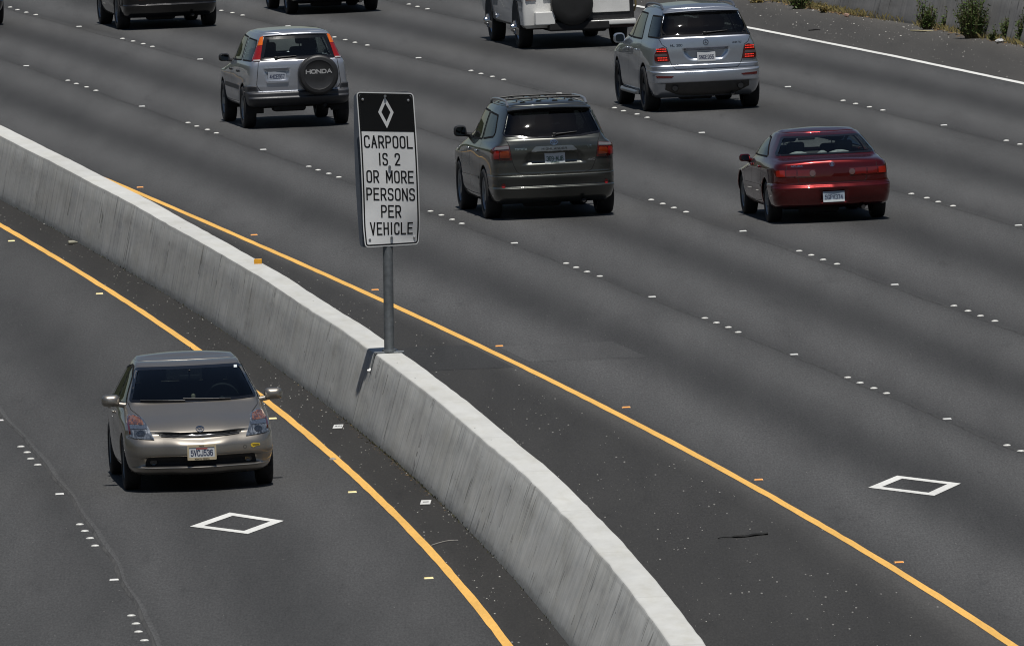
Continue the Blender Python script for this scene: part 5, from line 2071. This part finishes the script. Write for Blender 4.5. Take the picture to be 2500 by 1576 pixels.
def crv_sides(ax, s):
    for nm, ol in (('front_door_window', [(.80, 1.10), (.35, 1.48), (.05, 1.53), (.05, 1.09)]), ('rear_door_window', [(-.03, 1.09), (-.03, 1.53), (-.78, 1.52), (-.98, 1.12)]),
                   ('quarter_window', [(-1.10, 1.12), (-.93, 1.51), (-1.68, 1.49), (-1.88, 1.18), (-1.86, 1.13)])):
        car.window(nm, ax, rpoly(ol, .04), g_side, .028)
    car.seam('door_seam', ax, [[(.92, 1.05), (.93, .55), (.85, .42), (.05, .42), (.01, 1.08)], [(.01, .42), (-.78, .43), (-.95, .7), (-1.02, 1.09)]])
    car.seam('side_moulding', ax, [[(.9, .66), (-.86, .66)]], .07, m_bump, .006)
    for y in (.1, -.82):
        p = car.cast(ax, y, .93, .012)
        car.box_part('door_handle', tuple(p), (.03, .16, .035), m_blk, .01)


sides(crv_sides)
for s in (1, -1):
    f = (lambda P: P) if s > 0 else mirror
    lamp = car.patch('tail_lamp', 'rear', rpoly(f([(.525, 1.555), (.575, 1.54), (.735, 1.15), (.725, 1.13), (.625, 1.13)]), .01), m_red_l, .014, thick=.03)
    car.patch('amber_segment', 'rear', rpoly(f([(.528, 1.552), (.573, 1.536), (.632, 1.395), (.558, 1.405)]), .008), m_amber, .0180, parent=lamp)
    car.patch('clear_segment', 'rear', rpoly(f([(.62, 1.16), (.725, 1.155), (.725, 1.132), (.627, 1.132)]), .006), m_clear, .0180, parent=lamp)
car.seam('tailgate_seam', 'rear', [[(-.655, 1.12), (-.70, .74), (-.69, .70), (-.645, .635), (-.60, .625)], [(.655, 1.12), (.70, .74), (.69, .70), (.645, .635), (.60, .625)]], .009)
car.patch('plate_ledge', 'rear', rpoly([(-.54, .785), (-.17, .785), (-.185, .755), (-.525, .755)], .01), p_silver2, .02, thick=.04)
car.patch('plate_garnish', 'rear', rpoly([(-.565, 1.0), (-.155, 1.0), (-.165, .945), (-.555, .945)], .02), p_silver2, .018, thick=.04)
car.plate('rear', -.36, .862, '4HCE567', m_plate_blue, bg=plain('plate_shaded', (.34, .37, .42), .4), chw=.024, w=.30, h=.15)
car.wiper(-.36, 1.175, -.02, 1.20)
spoiler = MB()
xs = np.linspace(-.54, .54, 21)
yr_ = [car.cast('rear', x * .96, 1.565, 0).y for x in xs]
spoiler.loft([[(x, y + .09, 1.632 - .04 * (x / .54)**2) for x, y in zip(xs, yr_)], [(x, y - .02, 1.612 - .03 * (x / .54)**2) for x, y in zip(xs, yr_)], [(x, y - .03, 1.585 - .03 * (x / .54)**2) for x, y in zip(xs, yr_)], [(x, y + .03, 1.555 - .03 * (x / .54)**2) for x, y in zip(xs, yr_)]], False)
spoiler.build('roof_lip', p_silver2, car.root, autosmooth=60)
# spare wheel cover
sy = car.cast('rear', .31, .87, 0).y
m_cover = plain('spare_cover_vinyl', (.020, .020, .021), .5, var=.2, coat=.15)
b = MB().lathe([(.30, .0), (.328, .015), (.336, .06), (.336, .16), (.325, .195), (.30, .215), (.25, .222), (.235, .214), (.10, .216), (.001, .218)], (0, 0, 0), 'y', 44)
b.v = [(x + .31, sy - .0 - y, z + .872) for x, y, z in b.v]
cov = b.build('spare_wheel_cover', m_cover, car.root, autosmooth=30)
st = text_strokes('HONDA', 0, 0, .056, .066, .022)
mm = MB()
strokes_mesh(mm, st, .017, lambda a, z, e: (.31 + a, sy - .2190 - e, .872 + .022 + z))
serif = []
o = mm.build('lettering', plain('letter_grey', (.36, .36, .36), .5), cov)
fix_facing(o, (0, -1, 0))
car.mirror_pod(.785, .84, 1.10, .19, .155, .14, m_blk)
# raised bumper corners
for s in (-1, 1):
    pass
car.finish((.345, .06), (lambda c: (c.z < .612 or (abs(c.x) > .70 and c.z < .715)) and c.y < -1.52, m_bump), (lambda c: c.z < .62 and c.y > 1.70, m_bump))
car.wheels(.345, .205, .205, 'five', m_alloy)
car.cabin(.85, 1.06, half=.6)
car.rear_view_mirror(.62, 1.44)
car.seats([(.1, .66, .60, (-.34, .34), .46), (-.75, .66, .5, (-.34, .34), .46)], m_int)
car.warp_z([0, 1.0, 1.14, 1.55, 1.60, 1.70], [0, 1.0, 1.128, 1.518, 1.555, 1.62])
car.place(-3.46, 283.69, math.tan(math.radians(-7.78)), 1.31)

# ---------------------------------------------------------------- red sedan
p_red = car_paint('paint_dark_red', (.125, .004, .0045), .78, .24, .04)


def spec_sedan():
    return dict(
        z0=.22, z1=1.315, crown=.022, y_rear=-2.34, y_front=2.19, wheels=[(-1.31, .305), (1.31, .305)], track=.828, floor=.22, sill=.76,
        rear=[(.22, .22), (.26, .09), (.30, .05), (.45, .008), (.52, .0), (.535, .004), (.545, .03), (.558, .032), (.566, .04), (.572, .075), (.60, .08), (.66, .08), (.79, .09), (.86, .105), (.90, .125), (.92, .15), (.932, .19), (.945, .32), (.955, .45),
              (.965, .53), (.985, .58), (1.05, .69), (1.15, .87), (1.23, 1.04), (1.28, 1.2), (1.315, 1.42)],
        wr=[(.22, .74), (.28, .80), (.5, .835), (.56, .835), (.60, .81), (.8, .80), (.88, .765), (.93, .725), (.97, .71), (1.05, .665), (1.15, .61), (1.23, .56), (1.28, .52), (1.315, .44)],
        wm=[(.22, .78), (.3, .825), (.55, .85), (.75, .85), (.86, .825), (.93, .79), (1.0, .755), (1.1, .695), (1.2, .625), (1.27, .57), (1.315, .48)],
        wf=[(.22, .74), (.3, .80), (.45, .835), (.65, .835), (.75, .815), (.86, .77), (.93, .72), (1.0, .68), (1.1, .64), (1.25, .545), (1.315, .44)],
        front=[(.22, -.1), (.45, 0), (.58, -.05), (.68, -.2), (.78, -.7), (.86, -1.1), (.91, -1.25), (.98, -1.4), (1.1, -1.7), (1.22, -2.05), (1.28, -2.2), (1.315, -2.4)],
        cr=[(.2, .24), (.55, .24), (.6, .2), (.9, .2), (1.0, .16), (1.3, .16)], cf=[(.2, .35), (.8, .35), (1.0, .2), (1.3, .15)],
        br=.07, bf=.12, dr=[(.2, 0), (.86, 0), (.93, .02), (.99, .01), (1.05, 0), (1.4, 0)], df=[(.2, 0), (.6, .0), (.75, .05), (.9, .03), (1.0, 0), (1.4, 0)],
        dents=[('rear', rpoly([(-.20, .50), (.20, .50), (.20, .29), (-.20, .29)], .02), .03, .025)])


car = Car('red_sedan', 'dark red four-door sedan at the right, ahead of the dotted lane line', 'car', spec_sedan(), p_red)
rw = rpoly([(-.55, 1.238), (-.705, .985), (.705, .985), (.55, 1.238)], .04, 5)
car.window('rear_window', 'rear', rw, g_clear, .02)
car.window('windscreen', 'front', rpoly([(-.66, .94), (.66, .94), (.53, 1.235), (-.53, 1.235)], .05), g_clear, .03)


def int_sides(ax, s):
    for nm, ol in (('front_door_window', [(.72, .945), (.22, 1.20), (.02, 1.235), (.02, .94)]), ('rear_door_window', [(-.05, .94), (-.05, 1.235), (-.55, 1.215), (-1.12, .985), (-1.1, .955)])):
        car.window(nm, ax, rpoly(ol, .035), g_side, .025)
    car.seam('door_seam', ax, [[(.85, .9), (.86, .4), (.78, .30), (.02, .28), (-.02, .93)], [(-.02, .28), (-.78, .30), (-.93, .55), (-1.0, .94)]])
    car.seam('side_moulding', ax, [[(.85, .50), (-.88, .52)]], .04, p_red, .006)
    for y in (.08, -.8):
        p = car.cast(ax, y, .80, .012)
        car.box_part('door_handle', tuple(p), (.03, .16, .03), p_red, .01)


sides(int_sides)
for s in (1, -1):
    f = (lambda P: P) if s > 0 else mirror
    lamp = car.patch('tail_lamp', 'rear', rpoly(f([(.235, .795), (.78, .80), (.785, .69), (.235, .68)]), .02), m_red_d, .005, thick=.012)
    car.patch('inner_red_lens', 'rear', rpoly(f([(.32, .785), (.48, .787), (.48, .70), (.32, .695)]), .01), plain('lens_wine', (.12, .005, .005), .12, coat=1.0), .0085, parent=lamp)
    car.patch('outer_red_lens', 'rear', rpoly(f([(.505, .787), (.64, .79), (.64, .70), (.505, .70)]), .01), MATS['lens_wine'], .0085, parent=lamp)
    car.patch('corner_lens', 'rear', rpoly(f([(.66, .79), (.765, .79), (.77, .70), (.66, .70)]), .01), plain('lens_orange_red', (.26, .012, .006), .12, coat=1.0), .0085, parent=lamp)
    car.patch('reversing_lens', 'rear', oval(s * .278, .738, .042, .045, 20), plain('lens_pinkish', (.11, .06, .057), .15, coat=1.0), .0105, parent=lamp)
car.seam('boot_seam', 'rear', [[(-.63, .915), (-.635, .80)], [(-.49, .80), (-.49, .69), (-.47, .60), (.47, .60), (.49, .69), (.49, .80)], [(.63, .915), (.635, .80)]], .006)
car.text('lettering', 'rear', 'ACURA', -.49, .835, .022, .026, .008, .005, m_chrome, .003)
car.emblem_ring('rear', .0, .86, .03, .007, m_chrome, 'calliper', .004)
car.plate('rear', .0, .385, '5GPV374', m_plate_blue, bg=plain('plate_blue_grey', (.36, .43, .50), .4), sub=[(-.078, m_sticker, .30, .032)], chw=.024)
car.mirror_pod(.765, .72, .865, .165, .125, .12, p_red)
car.finish((.305, .055), (lambda c: c.z < .57 and c.y < -1.52, p_red), (lambda c: c.z < .60 and c.y > 1.72, p_red))
car.wheels(.305, .195, .20, 'seven', m_alloy)
car.cabin(.70, .90, -1.45, .945, floor=.25, half=.6)
car.rear_view_mirror(.42, 1.13)
car.seats([(.0, .50, .55, (-.34, .34), .46), (-.85, .48, .42, (-.34, .34), .5)], m_int)
m_cloth = plain('shelf_cloth', (.22, .235, .24), .9, var=.3, scale=20)
for x, w in ((-.36, .30), (.22, .34), (-.02, .16)):
    b = MB()
    rg = []
    for k in range(6):
        fz = k / 5
        rr = w / 2 * (1 - .75 * fz**2)
        rg.append([(x + rr * math.cos(a) * (1 + .12 * math.sin(3 * a)), -1.42 + .10 * (1 - .6 * fz) * math.sin(a), .965 + .06 * fz) for a in np.linspace(0, 2 * math.pi, 15)[:-1]])
    b.loft(rg, True, True)
    b.build('folded_cloth', m_cloth, car.root, autosmooth=50)
car.place(4.62, 248.85, math.tan(math.radians(-6.9)), 1.31, scale=1.04, zscale=.985, yscale=.975)

# ---------------------------------------------------------------- tan hatchback facing the camera
p_tan = car_paint('paint_warm_tan', (.31, .286, .252), .85, .42, .05)
S = dict(
    z0=.19, z1=1.462, crown=.03, y_rear=-2.15, y_front=2.30, wheels=[(-1.35, .315), (1.35, .315)], track=.848, floor=.19, sill=.77,
    front=[(.19, -.14), (.22, -.06), (.26, -.03), (.282, -.012), (.288, -.008), (.296, -.02), (.31, -.03), (.39, -.03), (.40, -.02), (.41, -.006), (.46, 0), (.53, -.004), (.555, -.014), (.575, -.032), (.595, -.056), (.615, -.078), (.645, -.096), (.69, -.108), (.705, -.120), (.73, -.150), (.76, -.196),
           (.79, -.258), (.82, -.338), (.86, -.475), (.90, -.63), (.96, -.84), (1.0, -.99), (1.015, -1.05), (1.04, -1.10), (1.1, -1.21), (1.2, -1.41), (1.3, -1.64), (1.37, -1.84), (1.40, -1.95), (1.43, -2.14), (1.462, -2.42)],
    wf=[(.19, .70), (.25, .78), (.35, .82), (.5, .84), (.6, .835), (.7, .825), (.8, .815), (.9, .80), (.97, .78), (1.02, .752), (1.1, .72), (1.2, .675), (1.3, .63), (1.37, .60), (1.40, .59), (1.43, .565), (1.462, .53)],
    wm=[(.19, .78), (.25, .83), (.4, .855), (.6, .8625), (.8, .8625), (.92, .845), (.98, .82), (1.05, .785), (1.2, .71), (1.3, .66), (1.38, .615), (1.42, .585), (1.462, .54)],
    wr=[(.19, .72), (.3, .79), (.6, .81), (.9, .79), (1.0, .75), (1.2, .65), (1.38, .56), (1.462, .48)],
    rear=[(.19, .15), (.3, .03), (.5, 0), (.7, .05), (.9, .08), (1.0, .12), (1.1, .22), (1.2, .5), (1.3, .85), (1.38, 1.05), (1.42, 1.2), (1.462, 1.4)],
    cf=[(.19, .36), (.4, .40), (.6, .40), (.8, .34), (.95, .28), (1.02, .2), (1.2, .15), (1.45, .14)], cr=[(.2, .25), (.9, .22), (1.2, .15), (1.5, .12)],
    bf=[(.19, .12), (.5, .11), (.7, .13), (.95, .14), (1.02, .12), (1.2, .09), (1.45, .08)], br=.07, dr=0.0,
    df=[(.19, 0), (.50, 0), (.56, -.03), (.60, -.055), (.66, -.055), (.72, -.03), (.80, .0), (.9, .02), (1.0, .02), (1.05, 0), (1.5, 0)],
    dents=[('front', rpoly([(-.485, .705), (.485, .705), (.45, .655), (0, .628), (-.45, .655)], .03), .035, .03),
           ('front', rpoly([(-.63, .422), (.63, .422), (.655, .292), (-.655, .292)], .03), .06, .03)])
car = Car('hatchback_car', 'warm tan hatchback facing the camera with its headlights off', 'car', S, p_tan)
ws = rpoly([(-.60, 1.375), (.60, 1.375), (.725, 1.035), (.5, 1.02), (-.5, 1.02), (-.725, 1.035)], [.05, .05, .04, .1, .1, .04], 5)
car.window('windscreen', 'front', ws, g_front, .026)
car.window('rear_window', 'rear', rpoly([(-.52, 1.36), (-.62, 1.05), (.62, 1.05), (.52, 1.36)], .05), g_dark, .03)


def pri_sides(ax, s):
    for nm, ol in (('front_door_window', [(.95, 1.0), (.42, 1.30), (.05, 1.40), (.05, .99)]), ('rear_door_window', [(-.02, .99), (-.02, 1.40), (-.75, 1.33), (-.95, 1.05), (-.93, 1.0)])):
        car.window(nm, ax, rpoly(ol, .035), g_side, .028)
    car.seam('door_seam', ax, [[(.98, .95), (1.0, .45), (.9, .29), (.03, .27), (.0, .98)], [(.0, .27), (-.78, .29), (-.93, .55), (-1.0, .98)]])
    for y in (.1, -.8):
        p = car.cast(ax, y, .86, .012)
        car.box_part('door_handle', tuple(p), (.03, .17, .03), p_tan, .01)


sides(pri_sides)
def optics(name, stops):
    t = NT(name)
    v = t.tex('Object')
    n = t.noise(t.vec(v, (34, 8, 13)), 1.0, 3.0, .6, .5)
    t.bsdf(t.ramp(n, stops), .14, .55, coat=1.0)
    return t.m


m_bowl = optics('headlamp_optics', [(.30, (.035, .04, .05)), (.48, (.13, .15, .18)), (.60, (.24, .27, .31)), (.70, (.75, .78, .80))])
m_sig = optics('signal_optics', [(.30, (.06, .05, .05)), (.44, (.20, .07, .03)), (.54, (.55, .17, .03)), (.64, (.22, .22, .23)), (.74, (.6, .55, .5))])
for s in (1, -1):
    f = (lambda P: P) if s > 0 else mirror
    lamp = car.patch('headlamp', 'front', rpoly(f([(.615, .868), (.70, .905), (.768, .895), (.795, .80), (.79, .675), (.735, .645), (.515, .622), (.545, .70)]), .02, 4), m_bowl, .008, step=.03, thick=.02)
    car.patch('turn_signal', 'front', rpoly(f([(.635, .865), (.70, .893), (.76, .885), (.778, .805), (.61, .795)]), .015), m_sig, .0120, step=.022, parent=lamp)
    car.patch('side_marker', 'front', rpoly(f([(.765, .88), (.79, .80), (.785, .69), (.768, .69), (.772, .80)]), .005), m_red_d, .0130, step=.022, parent=lamp)
    car.patch('projector_lens', 'front', oval(s * .665, .700, .045, .038, 22), plain('bowl_dark', (.10, .115, .135), .12, .8, coat=1.0, var=.5, scale=60), .0135, step=.02, parent=lamp)
    car.patch('upper_reflector', 'front', rpoly(f([(.60, .785), (.778, .79), (.782, .755), (.585, .75)]), .01), plain('bowl_bright', (.45, .48, .52), .15, .9, coat=1.0, var=.4, scale=60), .0120, step=.022, parent=lamp)
    fg = car.patch('fog_lamp', 'front', oval(s * .535, .352, .040, .036, 22), plain('fog_lens', (.045, .047, .05), .12, .5, coat=1.0), .02, step=.02, thick=.03)
grille = car.patch('grille', 'front', rpoly([(-.475, .698), (.475, .698), (.445, .655), (.2, .634), (0, .628), (-.2, .634), (-.445, .655)], .012), m_blk, .004, step=.03)
car.seam('chrome_bar', 'front', [[(-.455, .680), (-.3, .668), (0, .660), (.3, .668), (.455, .680)]], .011, plain('grille_silver', (.30, .31, .33), .22, .9), .018, parent=grille)
car.seam('grille_bar', 'front', [[(-.44, .661), (-.3, .650), (0, .642), (.3, .650), (.44, .661)]], .007, m_alloy_d, .014, parent=grille)
car.patch('lower_intake', 'front', rpoly([(-.61, .412), (.61, .412), (.635, .298), (-.635, .298)], .03), m_under, .004, step=.04)
lip = MB()
xs = np.linspace(-.64, .64, 27)
yf_ = [car.cast('front', x, .287, 0).y for x in xs]
lip.loft([[(x, y - .05, .300) for x, y in zip(xs, yf_)], [(x, y + .012, .294) for x, y in zip(xs, yf_)], [(x, y + .016, .284) for x, y in zip(xs, yf_)], [(x, y - .03, .268) for x, y in zip(xs, yf_)]], False)
lip.build('bumper_lip', p_tan, car.root, autosmooth=60)
car.seam('bumper_seam', 'front', [[(.80, .655), (.74, .638), (.52, .618)], [(-.80, .655), (-.74, .638), (-.52, .618)]], .006)
car.seam('bonnet_seam', 'front', [[(-.735, 1.018), (-.72, .95), (-.625, .868)], [(.735, 1.018), (.72, .95), (.625, .868)], [(-.51, .708), (-.3, .702), (.3, .702), (.51, .708)]], .008)
car.emblem_ring('front', 0, .738, .036, .008, m_chrome, 'ovals', .006)
car.plate('front', 0, .458, '5VCJ536', m_plate_blue, frame=plain('frame_cream', (.50, .42, .28), .4), bottom_txt=[('NOVATO TOYOTA', -.083, .015, m_blk), ('MARIN', .066, .013, m_blk)], sub=[(.035, plain('plate_red', (.40, .10, .09), .5), .13, .016)], chw=.024)
# yellow permit sticker on the bumper corner (image right = car left)
st = car.patch('bumper_sticker', 'front', rpoly([(-.565, .522), (-.60, .535), (-.675, .522), (-.675, .495), (-.62, .49), (-.60, .475), (-.57, .49)], .012), plain('sticker_yellow', (.60, .42, .03), .5), .003, step=.02)
car.seam('sticker_print', 'front', [[(-.58, .512), (-.66, .511)], [(-.59, .503), (-.665, .502)]], .004, m_blk, .0045, parent=st, step=.015)
car.seam('tow_cover', 'front', [oval(-.50, .49, .02, .02, 16)], .003, m_gap, .002, closed=True, step=.01)
# cowl and wipers
for (x0, z0, x1, z1) in ((-.42, 1.028, .12, 1.052), (.10, 1.03, .60, 1.045)):
    b = MB()
    pts = [tuple(car.cast('front', x0 + (x1 - x0) * i / 8, z0 + (z1 - z0) * i / 8, .016)) for i in range(9)]
    b.tube(pts, .008, 6)
    b.build('wiper', m_blk, car.root)
car.patch('permit_label', 'front', rpoly([(-.555, 1.362), (-.52, 1.362), (-.515, 1.338), (-.552, 1.338)], .003), m_sticker, .006, step=.02)
car.mirror_pod(.815, .86, 1.045, .22, .155, .15, p_tan)
car.finish((.315, .05), (lambda c: c.z < .55 and c.y < -1.55, p_tan))
car.wheels(.315, .19, .20, 'seven', m_alloy)
car.cabin(.52, .97, floor=.25, half=.58)
car.rear_view_mirror(.52, 1.25)
car.seats([(.0, .55, .58, (-.35, .35), .48), (-.85, .55, .5, (-.36, .36), .5)], m_int)
MB().tube([(-.12, -.9, 1.46), (-.12, -1.06, 1.66)], [.005, .003], 6).build('aerial', m_blk, car.root)
b = MB().lathe([(.001, 0), (.03, .004), (.034, .03), (.022, .05), (.026, .07), (.02, .09), (.001, .1)], (-.02, .78, .985), 'z', 12)
b.build('dashboard_figurine', plain('figurine_cream', (.55, .47, .33), .6), car.root, autosmooth=50)
car.warp_z([0, .5, .7, 1.05, 1.5], [0, .5, .682, 1.005, 1.468])
car.place(-3.71, 197.98, math.tan(math.radians(-4.46)), -1.35, reverse=True, scale=1.02, zscale=1.0)

# ---------------------------------------------------------------- dark vehicles cut off by the top edge
p_black = car_paint('paint_black', (.012, .012, .014), .4, .3, .05)
p_char = car_paint('paint_charcoal', (.03, .031, .035), .5, .3, .05)


def plain_car(name, label, S, paint, arch, wheel, rear_win, trims, wm_=None, lamps=None):
    global car
    car = Car(name, label, 'car', S, paint)
    car.window('rear_window', 'rear', rear_win, g_dark, .03)
    for fn in trims:
        fn()
    for s in (1, -1):
        f = (lambda P: P) if s > 0 else mirror
        lamp = car.patch('tail_lamp', 'rear', rpoly(f(lamps), .02), m_red_d, .008, thick=.02)
    car.plate('rear', 0, S['z_plate'], '', m_plate_blue, chw=.024)
    car.finish(arch, (lambda c: c.z < S['z_b'] and c.y < S['y_rear'] + .8, paint))
    car.wheels(*wheel)
    return car


S = spec_suv()
S.update(z_plate=.89, z_b=.662)


def t1():
    for s in (1, -1):
        f = (lambda P: P) if s > 0 else mirror
        car.patch('bumper_reflector', 'rear', rpoly(f([(.48, .605), (.62, .605), (.62, .575), (.48, .575)]), .008), m_red_l, .006, thick=.01)
    sides(lambda ax, s: [car.window('side_window', ax, rpoly(ol, .04), g_dark, .03) for ol in ([(.86, 1.14), (.33, 1.53), (.06, 1.57), (.06, 1.13)], [(-.02, 1.13), (-.02, 1.57), (-.80, 1.565), (-.98, 1.15)], [(-1.07, 1.16), (-.90, 1.56), (-1.55, 1.53), (-1.74, 1.21)])])
    car.window('windscreen', 'front', rpoly([(-.64, 1.19), (.64, 1.19), (.555, 1.57), (-.555, 1.57)], .05), g_front, .035)
    car.mirror_pod(.875, .86, 1.20, .20, .18, .16, m_blk)


plain_car('sport_utility', 'black sport utility cut off by the top edge at the left, wheels and bumper showing', S, p_black, (.37, .055), (.37, .245, .25, 'ten', m_alloy), rw, [t1],
          lamps=[(.665, 1.105), (.85, 1.10), (.893, 1.0), (.893, .895), (.625, .885)])
car.place(-6.33, 324.52, math.tan(math.radians(-8.0)), 1.395, scale=.985)

S = spec_sedan()
S.update(z_plate=.385, z_b=.57)


def t2():
    sides(lambda ax, s: [car.window('side_window', ax, rpoly(ol, .035), g_side, .025) for ol in ([(.72, .945), (.22, 1.20), (.02, 1.235), (.02, .94)], [(-.05, .94), (-.05, 1.235), (-.55, 1.20), (-.98, .955)])])
    car.window('windscreen', 'front', rpoly([(-.66, .94), (.66, .94), (.53, 1.235), (-.53, 1.235)], .05), g_clear, .03)
    car.mirror_pod(.765, .72, .865, .165, .125, .12, p_char)


plain_car('dark_sedan', 'charcoal sedan cut off by the top edge above the small silver sport utility', S, p_char, (.305, .055), (.305, .205, .205, 'six', m_alloy),
          rpoly([(-.525, 1.235), (-.685, .985), (.685, .985), (.525, 1.235)], .05, 5), [t2], lamps=[(.40, .795), (.78, .80), (.785, .69), (.40, .68)])
car.place(-3.22, 328.4, math.tan(math.radians(-8.0)), 1.31, scale=1.06)

S = spec_suv()
S.update(z_plate=.89, z_b=.662)
plain_car('sport_utility', 'dark vehicle in the upper left corner, showing only one rear tyre', S, p_black, (.37, .055), (.37, .245, .25, 'ten', m_alloy_d), rw, [],
          lamps=[(.665, 1.105), (.85, 1.10), (.893, 1.0), (.893, .895), (.625, .885)])
car.place(-10.5, 329.0, math.tan(math.radians(-8.0)), 1.395)

# ---------------------------------------------------------------- white camper truck with twin rear wheels
p_white = car_paint('paint_white', (.72, .72, .70), .0, .35, .10)
tr = empty('camper_truck', (0, 0, 0))
tag(tr, 'white camper truck with black spare wheel on its back, cut off by top edge', 'truck')
ZB = .55


def shell(name, prof_y, zlist, hw, mat, parent=tr):
    b = MB()
    rings = []
    for z, y0, y1, w, c in zlist:
        ol = rpoly([(-w, y0), (w, y0), (w, y1), (-w, y1)], c, 5)
        rings.append([(x, y, z) for x, y in ol])
    b.loft(rings, True, True)
    return b.build(name, mat, parent, autosmooth=40)


shell('camper_body', None, [(.38, -2.62, 2.2, .93, .05), (.44, -2.68, 2.2, .985, .08), (.70, -2.70, 2.2, .995, .09), (.86, -2.70, 2.2, .985, .09), (.90, -2.70, 2.2, .985, .09), (1.35, -2.70, 1.9, .985, .1), (1.6, -2.68, 1.6, .97, .1), (2.45, -2.62, 1.5, .93, .12), (2.62, -2.5, 1.4, .82, .15)], 1, p_white)
shell('bonnet', None, [(.50, 2.0, 3.25, .90, .1), (.8, 2.0, 3.32, .96, .12), (1.1, 2.0, 3.25, .94, .15), (1.22, 2.0, 2.95, .86, .15)], 1, p_white)
# belt moulding, ladder bracket, tail lamps, bumperettes
MB().box((-.992, -.3, .885), (.02, 4.6, .05), .008).build('belt_moulding', plain('trim_grey', (.20, .21, .23), .4, .3), tr)
MB().box((-1.0, .62, 1.02), (.05, .16, .42), .02).build('entry_step_light', plain('trim_pale', (.4, .42, .45), .3, .5), tr)
for s in (-1, 1):
    MB().box((s * .845, -2.705, .98), (.20, .03, .16), .012).build('tail_lamp', m_amber, tr)
    MB().box((s * .845, -2.722, .92), (.17, .006, .05), .002).build('lamp_lower_lens', plain('lens_brown', (.30, .06, .01), .15, coat=1.0), tr)
    MB().box((s * .845, -2.722, 1.03), (.17, .006, .05), .002).build('lamp_upper_lens', m_clear, tr)
MB().box((-.62, -2.80, .56), (.36, .20, .24), .02).build('bumper_box', p_white, tr)
MB().box((-.10, -2.74, .47), (.95, .10, .08), .02).build('bumper_beam', m_under, tr)
b = MB().box((.62, -2.78, .44), (.82, .22, .085), .012)
b.build('step_bumper', p_white, tr, autosmooth=40)
MB().box((.62, -2.74, .36), (.80, .1, .05), .01).build('tow_bar', plain('frame_maroon', (.03, .012, .012), .6), tr)
b = MB()
b.box((.60, -2.73, .98), (.84, .03, .96), .01)
b.build('hatch_frame', m_blk, tr)
MB().box((.60, -2.75, 1.02), (.68, .03, .80), .008).build('hatch_panel', p_white, tr)
MB().box((-.47, -2.715, 1.2), (.30, .02, .62), .06).build('rear_door_panel', p_white, tr)
b = MB().tube([(1.06, -2.70, .72), (1.06, -2.70, 2.4)], .02, 8).tube([(1.06, -2.70, .72), (1.06, -2.5, .62)], .02, 8)
b.build('ladder_rail', plain('brass_pipe', (.35, .27, .12), .35, .7), tr)
b = MB().lathe([(.12, .0), (.34, .0), (.375, .03), (.385, .08), (.385, .17), (.375, .22), (.34, .245), (.20, .25), (.001, .25)], (0, 0, 0), 'y', 40)
b.v = [(x - .12, -2.71 - y, z + .80) for x, y, z in b.v]
b.build('spare_wheel', plain('spare_black', (.010, .010, .010), .6, var=.2), tr, autosmooth=35)
for x in (-.75, 1.15):
    pass
# underside
f = MB().box((0, -.2, .40), (1.1, 5.4, .16), .03).box((0, -1.75, .40), (1.5, .16, .16), .05).box((.35, -2.3, .36), (.4, .5, .18), .05)
f.build('underbody', m_under, tr)
tw = MB()
r, w, rr_ = .375, .25, .22
hw = w / 2
tw.lathe([(rr_, -hw * .8), (r - .045, -hw), (r - .012, -hw * .9), (r, -hw * .4), (r, hw * .4), (r - .012, hw * .9), (r - .045, hw), (rr_ + .01, hw * .95), (rr_, hw * .8)], axis='x', n=36)
tme = tw.mesh('tyre', True)
tme.materials.append(m_rubber)
hub = MB().lathe([(rr_, hw * .8), (rr_ - .02, hw * .6), (rr_ - .03, hw * .5), (.14, hw * .9), (.12, hw * 1.25), (.075, hw * 1.35), (.07, hw * 1.75), (.05, hw * 1.9), (.001, hw * 1.95)], axis='x', n=28)
for k in range(8):
    a = 2 * math.pi * k / 8
    hub.tube([(hw * 1.0, .105 * math.cos(a), .105 * math.sin(a)), (hw * 1.5, .105 * math.cos(a), .105 * math.sin(a))], .017, 6)
hme = hub.mesh('chrome_hub', True)
hme.set_sharp_from_angle(angle=math.radians(35))
hme.materials.append(m_chrome)
for (x, y, h) in ((-.86, -1.75, 1), (.86, -1.75, 1), (-.86, 1.75, 1), (.86, 1.75, 1)):
    o = link('wheel', tme, parent=tr)
    o.location = (x, y, r)
    o.rotation_euler = (0, 0, math.pi if x < 0 else 0)
    link('chrome_hub', hme, parent=o)
for sx in (-1, 1):
    for y in (-1.75, 1.75):
        ring = []
        for x in (sx * .60, sx * 1.005):
            ring.append([(x, y + .45 * math.cos(a), .42 + .47 * math.sin(a)) for a in np.linspace(-.1, math.pi + .1, 18)])
        b = MB().loft(ring, False)
        b.add([(sx * 1.006, y + .45 * math.cos(a), .42 + .47 * math.sin(a)) for a in np.linspace(-.1, math.pi + .1, 18)] + [(sx * 1.006, y, .40)], [(i, i + 1, 18) for i in range(17)])
        b.build('wheel_arch', m_under, tr)
d = Vector((math.tan(math.radians(-7.9)), 1)).normalized()
tr.rotation_euler = (0, 0, math.atan2(-d.x, d.y))
P0 = Vector((1.28, 309.4 - 230)) + d * 1.75
tr.location = (P0.x, P0.y, 0)
